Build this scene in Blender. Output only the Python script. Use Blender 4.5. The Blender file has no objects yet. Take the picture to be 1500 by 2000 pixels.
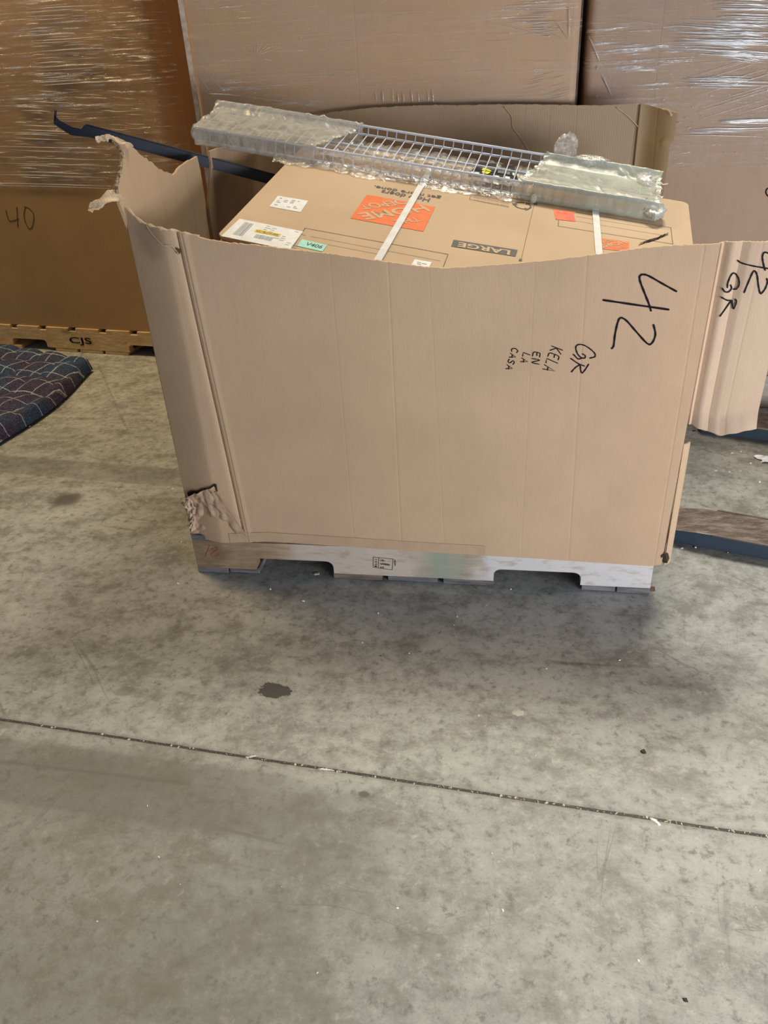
import bpy, bmesh, math, random
import numpy as np
from mathutils import Vector, Matrix, noise
random.seed(7)
SC = bpy.context.scene
COL = SC.collection
A = np.array

# ------------------------------------------------------------------ camera
CAM = A([0.8465441, -1.6590262, 1.2290585])
RC = A([[0.9871947344, 0.0342482696, -0.1557999228],
        [0.1510181762, -0.5152418535, 0.8436346049],
        [-0.0513816154, -0.8563602568, -0.5138161541]])   # columns: image right, image down, forward
cd = bpy.data.cameras.new('camera'); cam = bpy.data.objects.new('camera', cd); COL.objects.link(cam)
cd.sensor_fit = 'HORIZONTAL'; cd.sensor_width = 36; cd.lens = 36.0; cd.clip_start = 0.05; cd.clip_end = 60
M = Matrix(((RC[0][0], -RC[0][1], -RC[0][2], CAM[0]),
            (RC[1][0], -RC[1][1], -RC[1][2], CAM[1]),
            (RC[2][0], -RC[2][1], -RC[2][2], CAM[2]), (0, 0, 0, 1)))
cam.matrix_world = M
SC.camera = cam
SC.view_settings.view_transform = 'Standard'; SC.view_settings.look = 'None'
SC.view_settings.gamma = 1.0; SC.view_settings.use_curve_mapping = False
SC.view_settings.exposure = 0.0
SC.cycles.max_bounces = 8; SC.cycles.transparent_max_bounces = 24
SC.cycles.use_denoising = True

# ------------------------------------------------------------------ light
w = bpy.data.worlds.new('world'); SC.world = w; w.use_nodes = True
w.node_tree.nodes['Background'].inputs[0].default_value = (0.60, 0.72, 0.92, 1)
w.node_tree.nodes['Background'].inputs[1].default_value = 0.13
def area(name, loc, target, sx, sy, power, col, spread=180):
    l = bpy.data.lights.new(name, 'AREA'); l.shape = 'RECTANGLE'; l.size = sx; l.size_y = sy
    l.energy = power; l.color = col; l.spread = math.radians(spread)
    o = bpy.data.objects.new(name, l); COL.objects.link(o); o.location = loc
    o.rotation_euler = (Vector(target) - Vector(loc)).to_track_quat('-Z', 'Y').to_euler()
    return o
area('bay_lamp', (1.7, 1.95, 4.8), (2.4, -0.9, 0), 1.5, 1.0, 65, (1.0, 0.94, 0.76), 85)
area('bay_lamp', (-1.9, 1.1, 4.5), (-1.2, 1.5, 0.4), 1.2, 1.2, 62, (1.0, 0.74, 0.38), 120)
area('dock_door_daylight', (3.0, -2.3, 0.5), (1.0, 0.0, 0.5), 1.7, 0.7, 80, (0.97, 0.97, 1.0))

# ------------------------------------------------------------------ helpers
def ray(px, py): return RC @ A([px - 750., py - 1000., 1500.])
def onplane(px, py, p, n):
    v = ray(px, py); n = A(n, float); return CAM + v * (n.dot(A(p, float) - CAM) / n.dot(v))
def onX(px, py, x): return onplane(px, py, (x, 0, 0), (1, 0, 0))
def onY(px, py, y): return onplane(px, py, (0, y, 0), (0, 1, 0))
def onZ(px, py, z=0): return onplane(px, py, (0, 0, z), (0, 0, 1))

def tag(o, label=None, cat=None, group=None, kind=None):
    if label: o['label'] = label
    if cat: o['category'] = cat
    if group: o['group'] = group
    if kind: o['kind'] = kind
    return o
def thing(name, loc, label, cat, group=None):
    o = bpy.data.objects.new(name, None); COL.objects.link(o); o.location = loc
    o.empty_display_size = 0.1
    return tag(o, label, cat, group)
bpy_children = {}
def link(name, me, mat=None, parent=None, smooth=False):
    o = bpy.data.objects.new(name, me); COL.objects.link(o)
    if mat is not None and not me.materials: me.materials.append(mat)
    if smooth:
        for p in me.polygons: p.use_smooth = True
    if parent is not None:
        o.parent = parent
        # geometry is written in world coordinates: undo every parent offset
        off = Vector((0, 0, 0)); q = parent
        while q is not None:
            off += q.location; q = q.parent
        o.location = -off
    return o

class MB:
    def __init__(s): s.v = []; s.f = []
    def add(s, vs, fs):
        b = len(s.v); s.v += [tuple(map(float, q)) for q in vs]; s.f += [tuple(b + i for i in f) for f in fs]
    def box(s, lo, hi, fr=None):
        x0, y0, z0 = lo; x1, y1, z1 = hi
        vs = [(x0,y0,z0),(x1,y0,z0),(x1,y1,z0),(x0,y1,z0),(x0,y0,z1),(x1,y0,z1),(x1,y1,z1),(x0,y1,z1)]
        if fr is not None: vs = [fr(q) for q in vs]
        s.add(vs, [(0,3,2,1),(4,5,6,7),(0,1,5,4),(1,2,6,5),(2,3,7,6),(3,0,4,7)])
    def tube(s, pts, r, n=8, cap=True):
        pts = [Vector(p) for p in pts]; rings = []
        rr = r if isinstance(r, (list, tuple)) else [r] * len(pts)
        up = None
        for i, p in enumerate(pts):
            t = (pts[min(i + 1, len(pts) - 1)] - pts[max(i - 1, 0)]).normalized()
            if up is None:
                up = t.cross(Vector((0.3, 0.9, 0.31)))
                if up.length < .1: up = t.cross(Vector((1, 0, 0)))
            up = (up - t * up.dot(t)).normalized(); sd = t.cross(up)
            rings.append([p + (up * math.cos(a) + sd * math.sin(a)) * rr[i] for a in [2 * math.pi * k / n for k in range(n)]])
        vs = [q for rg in rings for q in rg]; fs = []
        for i in range(len(pts) - 1):
            for k in range(n):
                a = i * n + k; b = i * n + (k + 1) % n; fs.append((a, b, b + n, a + n))
        if cap: fs += [tuple(range(n))[::-1], tuple(range((len(pts) - 1) * n, len(pts) * n))]
        s.add(vs, fs)
    def mesh(s, name='m'):
        me = bpy.data.meshes.new(name); me.from_pydata(s.v, [], s.f); me.update()
        bm = bmesh.new(); bm.from_mesh(me); bmesh.ops.recalc_face_normals(bm, faces=bm.faces); bm.to_mesh(me); bm.free()
        return me
    def build(s, name, mat, parent=None, smooth=False, bevel=0, seg=2):
        o = link(name, s.mesh(name), mat, parent, smooth)
        if bevel:
            m = o.modifiers.new('bevel', 'BEVEL'); m.width = bevel; m.segments = seg; m.limit_method = 'ANGLE'
        return o

def grid_sheet(name, P, nu, nv, thick, mat, parent=None, smooth=True, closed=True):
    """P(u,v)->3D in [0,1]^2; the sheet gets real thickness along its own normal"""
    G = np.zeros((nu, nv, 3))
    for i in range(nu):
        for j in range(nv): G[i, j] = P(i / (nu - 1), j / (nv - 1))
    du = np.gradient(G, axis=0); dv = np.gradient(G, axis=1); N = np.cross(du, dv)
    N /= (np.linalg.norm(N, axis=2, keepdims=True) + 1e-12)
    mb = MB(); a = G.reshape(-1, 3)
    if thick == 0:
        fs = [(i*nv+j, (i+1)*nv+j, (i+1)*nv+j+1, i*nv+j+1) for i in range(nu-1) for j in range(nv-1)]
        mb.add(a, fs)
        me = bpy.data.meshes.new(name); me.from_pydata(mb.v, [], mb.f); me.update()
        return link(name, me, mat, parent, smooth)
    b = (G + N * thick).reshape(-1, 3); K = nu * nv
    fs = []
    for i in range(nu - 1):
        for j in range(nv - 1):
            q = (i*nv+j, (i+1)*nv+j, (i+1)*nv+j+1, i*nv+j+1); fs.append(q[::-1]); fs.append(tuple(k + K for k in q))
    bd = [i*nv for i in range(nu)] + [(nu-1)*nv + j for j in range(1, nv)] + [i*nv + nv-1 for i in range(nu-2, -1, -1)] + [j for j in range(nv-2, 0, -1)]
    for k in range(len(bd)):
        p, q = bd[k], bd[(k+1) % len(bd)]; fs.append((p, q, q + K, p + K))
    mb.add(list(a) + list(b), fs)
    me = mb.mesh(name)
    o = link(name, me, mat, parent, smooth)
    if smooth:
        es = o.modifiers.new('split', 'EDGE_SPLIT'); es.split_angle = math.radians(40)
    return o

def plate(name, pts, off, mat, parent=None, bevel=0):
    """polygon outline (3D points) given depth along off"""
    bm = bmesh.new(); off = Vector(off)
    a = [bm.verts.new(Vector(p)) for p in pts]; b = [bm.verts.new(Vector(p) + off) for p in pts]
    n = len(pts)
    bm.faces.new(a); bm.faces.new(b[::-1])
    for i in range(n): bm.faces.new((a[(i+1) % n], a[i], b[i], b[(i+1) % n]))
    bmesh.ops.recalc_face_normals(bm, faces=bm.faces)
    bmesh.ops.triangulate(bm, faces=[f for f in bm.faces if len(f.verts) > 4])
    me = bpy.data.meshes.new(name); bm.to_mesh(me); bm.free()
    return link(name, me, mat, parent)

def jag(pts, step=.012, amp=.003, seed=0):
    rnd = random.Random(seed); out = []
    for i in range(len(pts) - 1):
        p, q = A(pts[i], float), A(pts[i+1], float); L = np.linalg.norm(q - p); k = max(1, int(L / step))
        for j in range(k):
            o = p + (q - p) * j / k
            if i or j: o = o + A([rnd.uniform(-amp, amp) for _ in range(len(o))])
            out.append(o)
    out.append(A(pts[-1], float)); return out

def smooth_line(pts, k=6):
    """Catmull-Rom through points"""
    pts = [A(p, float) for p in pts]
    if len(pts) < 3: return pts
    P = [2*pts[0]-pts[1]] + pts + [2*pts[-1]-pts[-2]]; out = []
    for i in range(1, len(P) - 2):
        for j in range(k):
            t = j / k
            out.append(.5*((2*P[i]) + (-P[i-1]+P[i+1])*t + (2*P[i-1]-5*P[i]+4*P[i+1]-P[i+2])*t*t + (-P[i-1]+3*P[i]-3*P[i+1]+P[i+2])*t**3))
    out.append(pts[-1]); return out

def pen(mb, pts, wd, n, h=.0005, sm=True):
    """marker stroke: flat ribbon with round ends, lying on a surface with normal n"""
    pts = smooth_line(pts) if sm else [A(p, float) for p in pts]
    n = A(n, float); n /= np.linalg.norm(n)
    L = []; R = []
    for i, p in enumerate(pts):
        t = pts[min(i+1, len(pts)-1)] - pts[max(i-1, 0)]; t = t / (np.linalg.norm(t) + 1e-9); s = np.cross(n, t)
        ww = wd * (.38 + .05 * math.sin(i * 1.3)); L.append(p + s * ww + n * h); R.append(p - s * ww + n * h)
    k = len(pts)
    mb.add(L + R, [(i, i+1, k+i+1, k+i) for i in range(k-1)])
    for p in (pts[0], pts[-1]):
        e = A([1., 0, 0]) if abs(n[0]) < .8 else A([0, 1., 0]); e = e - n * e.dot(n); e /= np.linalg.norm(e); g = np.cross(n, e)
        mb.add([p + (e*math.cos(a) + g*math.sin(a)) * wd * .40 + n * h for a in [k*math.pi/4 for k in range(8)]], [tuple(range(8))])

def text_mesh(body, bold=0.0):
    cu = bpy.data.curves.new('t', 'FONT'); cu.body = body; cu.size = 1; cu.offset = bold; cu.resolution_u = 3
    o = bpy.data.objects.new('t', cu); COL.objects.link(o)
    bpy.context.view_layer.update()
    me = bpy.data.meshes.new_from_object(o.evaluated_get(bpy.context.evaluated_depsgraph_get()))
    bpy.data.objects.remove(o); bpy.data.curves.remove(cu)
    V = A([v.co[:] for v in me.vertices]); F = [tuple(p.vertices) for p in me.polygons]
    bpy.data.meshes.remove(me); return V, F
def text_fit(mb, body, p, ex, ey, wd, ht, n, h=.0006, bold=.0, shear=0):
    """text whose lower left corner is p, its width wd along ex and its height ht along ey"""
    V, F = text_mesh(body, bold); lo = V.min(0); hi = V.max(0)
    q = (V[:, :2] - lo[:2]) / (hi[:2] - lo[:2])
    ex = A(ex, float); ey = A(ey, float); n = A(n, float)
    mb.add([A(p, float) + ex * (a * wd + shear * b * ht) + ey * b * ht + n * h for a, b in q], F)
def quad(mb, a, b, c, d): mb.add([a, b, c, d], [(0, 1, 2, 3)])

# ------------------------------------------------------------------ node material helper
class NT:
    def __init__(s, name):
        s.m = bpy.data.materials.new(name); s.m.use_nodes = True; s.t = s.m.node_tree; s.t.nodes.clear()
        s.out = s.t.nodes.new('ShaderNodeOutputMaterial')
    def n(s, typ, ins=None, **kw):
        nd = s.t.nodes.new(typ)
        for k, v in kw.items(): setattr(nd, k, v)
        for k, v in (ins or {}).items(): s.set(nd, k, v)
        return nd
    def set(s, nd, k, v):
        i = nd.inputs[k]
        if hasattr(v, 'node'): s.t.links.new(v, i)
        else: i.default_value = v
    def math(s, op, a, b=0.0, c=0.0, clamp=False):
        nd = s.n('ShaderNodeMath', operation=op, use_clamp=clamp); s.set(nd, 0, a); s.set(nd, 1, b)
        if op in ('MULTIPLY_ADD', 'SMOOTH_MIN', 'COMPARE'): s.set(nd, 2, c)
        return nd.outputs[0]
    def pos(s):
        if not hasattr(s, '_p'):
            s._p = s.n('ShaderNodeNewGeometry').outputs['Position']; x = s.n('ShaderNodeSeparateXYZ', {0: s._p}); s.x, s.y, s.z = x.outputs
        return s._p
    def noise(s, scale=5, detail=4, rough=.55, stretch=(1, 1, 1), off=(0, 0, 0), dist=0, vec=None):
        mp = s.n('ShaderNodeMapping', {0: vec if vec is not None else s.pos()}); mp.inputs['Scale'].default_value = stretch; mp.inputs['Location'].default_value = off
        return s.n('ShaderNodeTexNoise', {'Vector': mp.outputs[0], 'Scale': scale, 'Detail': detail, 'Roughness': rough, 'Distortion': dist}).outputs[0]
    def ramp(s, fac, stops, interp='LINEAR'):
        r = s.n('ShaderNodeValToRGB', {0: fac}); e = r.color_ramp.elements; r.color_ramp.interpolation = interp
        while len(e) < len(stops): e.new(.5)
        for k, (p, c) in enumerate(stops):
            e[k].position = p; e[k].color = (c, c, c, 1) if not isinstance(c, tuple) else (*c[:3], 1)
        return r.outputs[0]
    def mix(s, fac, a, b, blend='MIX'):
        nd = s.n('ShaderNodeMix', data_type='RGBA', blend_type=blend)
        s.set(nd, 0, fac)
        for k, v in ((6, a), (7, b)):
            s.set(nd, k, v if hasattr(v, 'node') else (*v[:3], 1))
        return nd.outputs[2]
    def mapr(s, v, a, b, c=0., d=1.):
        nd = s.n('ShaderNodeMapRange', clamp=True, interpolation_type='SMOOTHSTEP'); s.set(nd, 0, v)
        for k, q in zip((1, 2, 3, 4), (a, b, c, d)): s.set(nd, k, q)
        return nd.outputs[0]
    def bump(s, h, strength=.3, dist=.002, nrm=None):
        nd = s.n('ShaderNodeBump', {'Height': h, 'Strength': strength, 'Distance': dist})
        if nrm is not None: s.set(nd, 'Normal', nrm)
        return nd.outputs[0]
    def bsdf(s, col, rough=.6, nrm=None, metal=0., spec=.5, **kw):
        b = s.n('ShaderNodeBsdfPrincipled')
        s.set(b, 'Base Color', col if hasattr(col, 'node') else (*col[:3], 1)); s.set(b, 'Roughness', rough); s.set(b, 'Metallic', metal)
        s.set(b, 'Specular IOR Level', spec)
        for k, v in kw.items(): s.set(b, k, v)
        if nrm is not None: s.set(b, 'Normal', nrm)
        return b.outputs[0]
    def done(s, sh): s.t.links.new(sh, s.out.inputs[0]); return s.m

def plain(name, col, rough=.6, metal=0., spec=.4, nz=.06):
    t = NT(name); f = t.noise(40, 3); c = t.mix(t.mapr(f, .3, .7), tuple(k * (1 - nz) for k in col), tuple(min(1, k * (1 + nz)) for k in col))
    return t.done(t.bsdf(c, rough, None, metal, spec))

def cardboard(name, col, creases=(), flute=.0068, flute_amt=.35, rough=.72, axis='x', stains=()):
    t = NT(name); t.pos(); ax = t.x if axis == 'x' else t.y
    n1 = t.noise(3.5, 5, .6); n2 = t.noise(60, 3, .6, (1, 1, .25)); n3 = t.noise(420, 2, .6, (1, 1, .35))
    c = t.mix(t.mapr(n1, .3, .7), tuple(k * .93 for k in col), tuple(k * 1.05 for k in col))
    c = t.mix(t.math('MULTIPLY', t.mapr(n2, .35, .75), .16), c, tuple(k * .8 for k in col))
    c = t.mix(t.math('MULTIPLY', t.mapr(n3, .3, .8), .22), c, tuple(k * .74 for k in col))
    for (sx, sy, sz, rad, amt, sc) in stains:
        d = t.n('ShaderNodeVectorMath', {0: t.pos(), 1: (sx, sy, sz)}, operation='DISTANCE').outputs['Value']
        d = t.math('ADD', d, t.math('MULTIPLY', t.noise(14, 4), rad * .8))
        c = t.mix(t.math('MULTIPLY', t.mapr(d, rad * 1.6, rad * .9), amt), c, sc)
    fl = t.math('SINE', t.math('MULTIPLY', ax, 2 * math.pi / flute))
    h = t.math('MULTIPLY', fl, .10 * flute_amt)
    h = t.math('ADD', h, t.math('MULTIPLY', t.noise(170, 4, .6, (1, 1, .6)), .55))
    for (x0, sl, amt) in creases:       # vertical fold lines, x0 at z=0, drifting by sl per metre
        dx = t.math('ABSOLUTE', t.math('SUBTRACT', ax, t.math('MULTIPLY_ADD', t.z, sl, x0)))
        h = t.math('SUBTRACT', h, t.math('MULTIPLY', t.mapr(dx, .004, .0), amt))
        c = t.mix(t.math('MULTIPLY', t.mapr(dx, .0035, .0015), .10 * min(1, amt)), c, tuple(k * .55 for k in col))
    return t.done(t.bsdf(c, rough, t.bump(h, .55, .0012), 0, .22))

CB_FRONT = None  # built below once fold positions are known
ink = plain('marker_ink', (.012, .010, .016), .7, 0, .1)
print_dark = plain('dark_print', (.10, .095, .10), .6)
print_orange = plain('orange_print', (.83, .19, .055), .6)
tan_print = plain('tan_reversed_print', (.60, .43, .28), .7)
white_paper = plain('white_label_paper', (.82, .83, .86), .5)
fluting = NT('torn_fluting'); fluting.pos()
fluting = fluting.done(fluting.bsdf(fluting.mix(fluting.mapr(fluting.noise(160, 3), .35, .65), (.13, .085, .05), (.44, .31, .19)), .85))

# ------------------------------------------------------------------ floor
def make_floor():
    t = NT('worn_concrete'); P = t.pos()
    big = t.noise(1.3, 6, .62, off=(3.1, .7, 0)); mid = t.noise(7.5, 9, .74, (1, 1.3, 1), (5, 2, 0), .12); fin = t.noise(38, 8, .76, dist=.2)
    sp = t.noise(210, 3, .7)
    c = t.mix(t.mapr(big, .3, .7), (.295, .302, .290), (.415, .428, .412))
    c = t.mix(t.math('MULTIPLY', t.mapr(mid, .46, .68), .75), c, (.49, .505, .485))
    c = t.mix(t.math('MULTIPLY', t.mapr(mid, .53, .36), .85), c, (.215, .21, .19))
    c = t.mix(t.math('MULTIPLY', t.mapr(fin, .50, .32), .85), c, (.16, .155, .14))
    c = t.mix(t.math('MULTIPLY', t.mapr(fin, .52, .68), .65), c, (.54, .53, .50))
    c = t.mix(t.math('MULTIPLY', t.mapr(sp, .42, .28), .55), c, (.13, .125, .115))
    # small dark spots
    vo = t.n('ShaderNodeTexVoronoi', {'Vector': P, 'Scale': 11.0, 'Randomness': 1.0})
    sel = t.math('GREATER_THAN', t.n('ShaderNodeSeparateColor', {0: vo.outputs['Color']}).outputs[0], .62)
    dd = t.math('ADD', vo.outputs['Distance'], t.math('MULTIPLY', t.noise(60, 3), .16))
    c = t.mix(t.math('MULTIPLY', t.math('MULTIPLY', t.mapr(dd, .24, .10), sel), .42), c, (.13, .125, .115))
    # scratches: thin lines of stretched, rotated noise
    for ang, st, of, th in ((.5, 1., 0, .018), (-.75, .8, 7, .014), (1.35, .9, 13, .014), (-.15, .8, 21, .016)):
        mp = t.n('ShaderNodeMapping', {0: P}, vector_type='TEXTURE'); mp.inputs['Rotation'].default_value = (0, 0, ang)
        v = t.n('ShaderNodeMapping', {0: mp.outputs[0]}); v.inputs['Scale'].default_value = (.6 * st, 7, 1); v.inputs['Location'].default_value = (of, of, 0)
        nz = t.n('ShaderNodeTexNoise', {'Vector': v.outputs[0], 'Scale': 2.4, 'Detail': 1.0}).outputs[0]
        ln = t.mapr(t.math('ABSOLUTE', t.math('SUBTRACT', nz, .5)), th * .22, .0)
        gate = t.mapr(t.noise(1.7, 2, .5, off=(of, 3, 0)), .52, .62)
        c = t.mix(t.math('MULTIPLY', t.math('MULTIPLY', ln, gate), .42), c, (.12, .115, .11))
    # named stains, one broad blob also painting light fall-off (x, y, rx, ry, strength, colour, edge noise)
    def blob(px, py, rx, ry, amt, col, en=.5, ang=0., sc=40, soft=.25):
        nonlocal c
        q = onZ(px, py)
        mp = t.n('ShaderNodeMapping', {0: P}, vector_type='TEXTURE'); mp.inputs['Location'].default_value = (q[0], q[1], 0)
        mp.inputs['Rotation'].default_value = (0, 0, ang); mp.inputs['Scale'].default_value = (rx, ry, 1)
        d = t.n('ShaderNodeVectorMath', {0: mp.outputs[0]}, operation='LENGTH').outputs['Value']
        d = t.math('ADD', d, t.math('MULTIPLY', t.math('SUBTRACT', t.noise(sc, 4, .6), .5), en * 2))
        c = t.mix(t.math('MULTIPLY', t.mapr(d, 1 + soft, 1 - soft), amt), c, col)
    def band(px0, px1, half, x_end0, x_end1, amt, col):
        nonlocal c
        a = onZ(*px0); b = onZ(*px1); dv = (b - a)[:2]; L = np.linalg.norm(dv); dv = dv / L; nv = A([-dv[1], dv[0]])
        s_ = t.math('ADD', t.math('MULTIPLY', t.x, dv[0]), t.math('MULTIPLY_ADD', t.y, dv[1], -float(a[:2].dot(dv))))
        h_ = t.math('ABSOLUTE', t.math('ADD', t.math('MULTIPLY', t.x, nv[0]), t.math('MULTIPLY_ADD', t.y, nv[1], -float(a[:2].dot(nv)))))
        h_ = t.math('ADD', h_, t.math('MULTIPLY', t.math('SUBTRACT', t.noise(22, 4), .5), .02))
        f = t.math('MULTIPLY', t.mapr(h_, half + .008, half - .008), t.math('MULTIPLY', t.mapr(s_, x_end0 - .03, x_end0 + .03), t.mapr(s_, x_end1 + .12, x_end1 - .12)))
        c = t.mix(t.math('MULTIPLY', f, t.math('MULTIPLY', t.mapr(t.noise(5, 4), .2, .6, .45, 1), amt)), c, col)
    blob(537, 1347, .036, .024, .93, (.055, .052, .055), 1.5, .1, 26, .10)
    blob(132, 975, .05, .045, .8, (.085, .07, .058), .5, 0, 30, .5)
    blob(245, 1350, .022, .016, .5, (.17, .16, .13), .3)
    blob(711, 1551, .012, .008, .8, (.07, .07, .07), .6)
    blob(345, 1528, .03, .016, .35, (.30, .20, .12), .6)
    blob(250, 1500, .16, .06, .30, (.13, .12, .11), .5)
    blob(470, 1560, .17, .075, .28, (.14, .135, .13), .3, -.1)
    blob(90, 1760, .42, .30, .42, (.15, .142, .112), .5, .2, 5, .7)  # dirt tone that also puts the lower-left light fall-off into the colour
    blob(620, 1620, .13, .09, .38, (.17, .17, .16), .45, .1, 9, .4)
    blob(160, 1540, .30, .085, .32, (.14, .132, .11), .4, -.15, 12, .4)
    blob(560, 1790, .2, .14, .25, (.18, .18, .165), .6, .3, 7, .6)
    blob(250, 1960, .26, .12, .35, (.16, .155, .125), .6, 0, 8, .6)
    band((0, 905), (360, 935), .062, -1.0, .75, .45, (.12, .115, .10))
    band((0, 1500), (700, 1600), .075, -1.0, .58, .50, (.15, .145, .13))
    band((1080, 1294), (1330, 1306), .0025, 0, .17, .8, (.06, .06, .065))
    band((352, 1203), (336, 1260), .003, .0, .06, .6, (.08, .08, .08))
    band((1250, 1200), (1252, 1275), .0025, .0, .09, .5, (.10, .10, .10))
    band((0, 1487), (320, 1525), .0012, -.5, .5, .6, (.1, .1, .09))
    band((165, 684), (144, 718), .006, -.3, .12, .7, (.08, .08, .07))
    band((215, 765), (275, 900), .002, -.4, .5, .6, (.10, .10, .09))
    # saw cut joint filled with dirt
    a = onZ(0, 1405); b = onZ(1500, 1634); dv = (b - a)[:2]; dv /= np.linalg.norm(dv); nv = A([-dv[1], dv[0]])
    off = t.math('ADD', t.math('MULTIPLY', t.x, nv[0]), t.math('MULTIPLY_ADD', t.y, nv[1], -float(a[:2].dot(nv))))
    wob = t.math('MULTIPLY', t.math('SUBTRACT', t.noise(24, 3), .5), .0035)
    dj = t.math('ABSOLUTE', t.math('ADD', off, wob))
    chip = t.mapr(t.noise(9, 5, .7, off=(1.3, 8, 0)), .60, .72, 0, .007)
    wj = t.math('ADD', .0030, chip)
    jm = t.mapr(t.math('SUBTRACT', dj, wj), .0012, -.0010)
    fillc = t.mix(t.mapr(t.noise(260, 3, .7), .52, .72), (.040, .036, .034), (.28, .26, .24))
    c = t.mix(t.math('MULTIPLY', t.mapr(dj, .014, .004), .35), c, (.16, .15, .14))
    c = t.mix(jm, c, fillc)
    h = t.math('ADD', t.math('MULTIPLY', fin, .45), t.math('MULTIPLY', mid, .35))
    h = t.math('ADD', h, t.math('MULTIPLY', t.noise(30, 5, .6, (1, 3, 1)), .4))
    h = t.math('SUBTRACT', h, t.math('MULTIPLY', jm, 2.5))
    ro = t.mapr(mid, .3, .7, .45, .65)
    mat = t.done(t.bsdf(c, ro, t.bump(h, .35, .0025), 0, .35))
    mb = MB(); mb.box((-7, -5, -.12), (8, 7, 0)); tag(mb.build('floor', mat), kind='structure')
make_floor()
mb = MB(); mb.box((-7, 6.9, 0), (8, 7.0, 6)); tag(mb.build('wall_back', plain('painted_warehouse_wall', (.42, .42, .40), .8)), kind='structure')

# ------------------------------------------------------------------ wood
def wood(name, base, dark, zones=(), scale=1., gr=1.):
    """zones: (x0, x1, soft, colour, amount) stretches of other colour along the board (paint, dirt)"""
    t = NT(name); t.pos()
    g = t.noise(7 * scale, 6, .6, (1.2, 9, 9 * gr)); g2 = t.noise(40 * scale, 4, .6, (.5, 6, 6)); k = t.noise(6, 2, .5, (1, 2.6, 2.6), (4, 2, 9))
    c = t.mix(t.mapr(g, .3, .7), dark, base); c = t.mix(t.math('MULTIPLY', t.mapr(g2, .35, .7), .35), c, tuple(q * .6 for q in dark))
    for (x0, x1, sf, cc, am) in zones:
        xx = t.math('ADD', t.x, t.math('MULTIPLY', t.math('SUBTRACT', t.noise(12, 4, .6), .5), sf * 3))
        f = t.math('MULTIPLY', t.mapr(xx, x0 - sf, x0 + sf), t.mapr(xx, x1 + sf, x1 - sf))
        c = t.mix(t.math('MULTIPLY', t.math('MULTIPLY', f, t.mapr(t.noise(18, 5, .65, (1, 1, 3)), .28, .52, .35, 1)), am), c, cc)
    c = t.mix(t.math('MULTIPLY', t.mapr(k, .66, .72), .6), c, tuple(q * .45 for q in dark))
    return t.done(t.bsdf(c, .75, t.bump(t.math('ADD', g, t.math('MULTIPLY', g2, .5)), .5, .002), 0, .2))
old_stringer = wood('weathered_pine_stringer', (.56, .42, .27), (.34, .24, .15),
    ((-.05, .10, .03, (.17, .12, .075), .7), (.12, .20, .02, (.26, .19, .12), .55), (.28, .62, .05, (.66, .60, .54), .75), (.62, .76, .03, (.38, .42, .36), .75), (.66, .71, .01, (.15, .36, .30), .22), (.78, 1.3, .04, (.72, .72, .74), .88)), gr=1.)
old_board = wood('grey_weathered_board', (.27, .26, .26), (.12, .115, .12))
old_board_b = wood('brown_grey_weathered_board', (.30, .24, .19), (.13, .10, .085))
new_pine = wood('fresh_pine', (.74, .55, .31), (.56, .38, .19))
pale_pine = wood('pale_daylit_pine', (.80, .74, .66), (.6, .52, .44))  # paler copy of the pine, daylight put into its colour

def pallet(name, fr, L, D, mats, label, deck_z=.018, sh=.089, ntop=9, bw=None, jagged=False, notches=None):
    """stringers run along local x, boards along local y; fr maps local to world"""
    o0 = fr((0, 0, 0)); root = thing(name, o0, label, 'pallet')
    r = random.Random(3)
    nt = notches or [(.165, .385), (L - .385, L - .165)]
    for k, y in enumerate((0, D / 2 - .019, D - .038)):
        prof = [(0, deck_z)]
        for (a, b) in nt:
            prof.append((a, deck_z))
            for q in range(5):
                th = math.pi / 2 * q / 4; prof.append((a + .020 - .020 * math.cos(th), deck_z + .020 + .018 * math.sin(th)))
            for q in range(5):
                th = math.pi / 2 * (4 - q) / 4; prof.append((b - .020 + .020 * math.cos(th), deck_z + .020 + .018 * math.sin(th)))
            prof.append((b, deck_z))
        prof += [(L, deck_z), (L, deck_z + sh), (0, deck_z + sh)]
        off = A(fr((0, .038, 0))) - A(fr((0, 0, 0)))
        plate('stringer', [fr((x, y, z)) for x, z in prof], off, mats[0], root)
    wds = [.14 if i in (0, ntop - 1) else (bw or .088) for i in range(ntop)]
    gap = (L - sum(wds)) / (ntop - 1); x = 0
    for i, wd in enumerate(wds):
        mb = MB(); dy = r.uniform(-.003, .004) if jagged else 0
        mb.box((x, .001 + dy, deck_z + sh), (x + wd, D - .001, deck_z + sh + .017), fr); mb.build('deck_board', mats[1 + i % 2], root, bevel=.0015); x += wd + gap
    for (a, b) in ((0, .088), (.092, .178)) + tuple((L / 2 - .22 + i * .15, L / 2 - .22 + i * .15 + .134) for i in range(3)) + ((L - .17, L - .085), (L - .082, L)):
        mb = MB(); mb.box((a, .001 + (r.uniform(-.004, .003) if jagged else 0), .001), (b, D - .001, deck_z), fr); mb.build('bottom_board', mats[1 + int(a * 90) % 2], root, bevel=.0015)
    return root

PAL = pallet('wooden_pallet', lambda q: (q[0], q[1], q[2]), 1.219, 1.016, (old_stringer, old_board, old_board_b),
             'worn grey wooden pallet under the open cardboard bin, with a stamped HT mark', jagged=True, notches=[(.172, .392), (.822, 1.045)])
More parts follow.
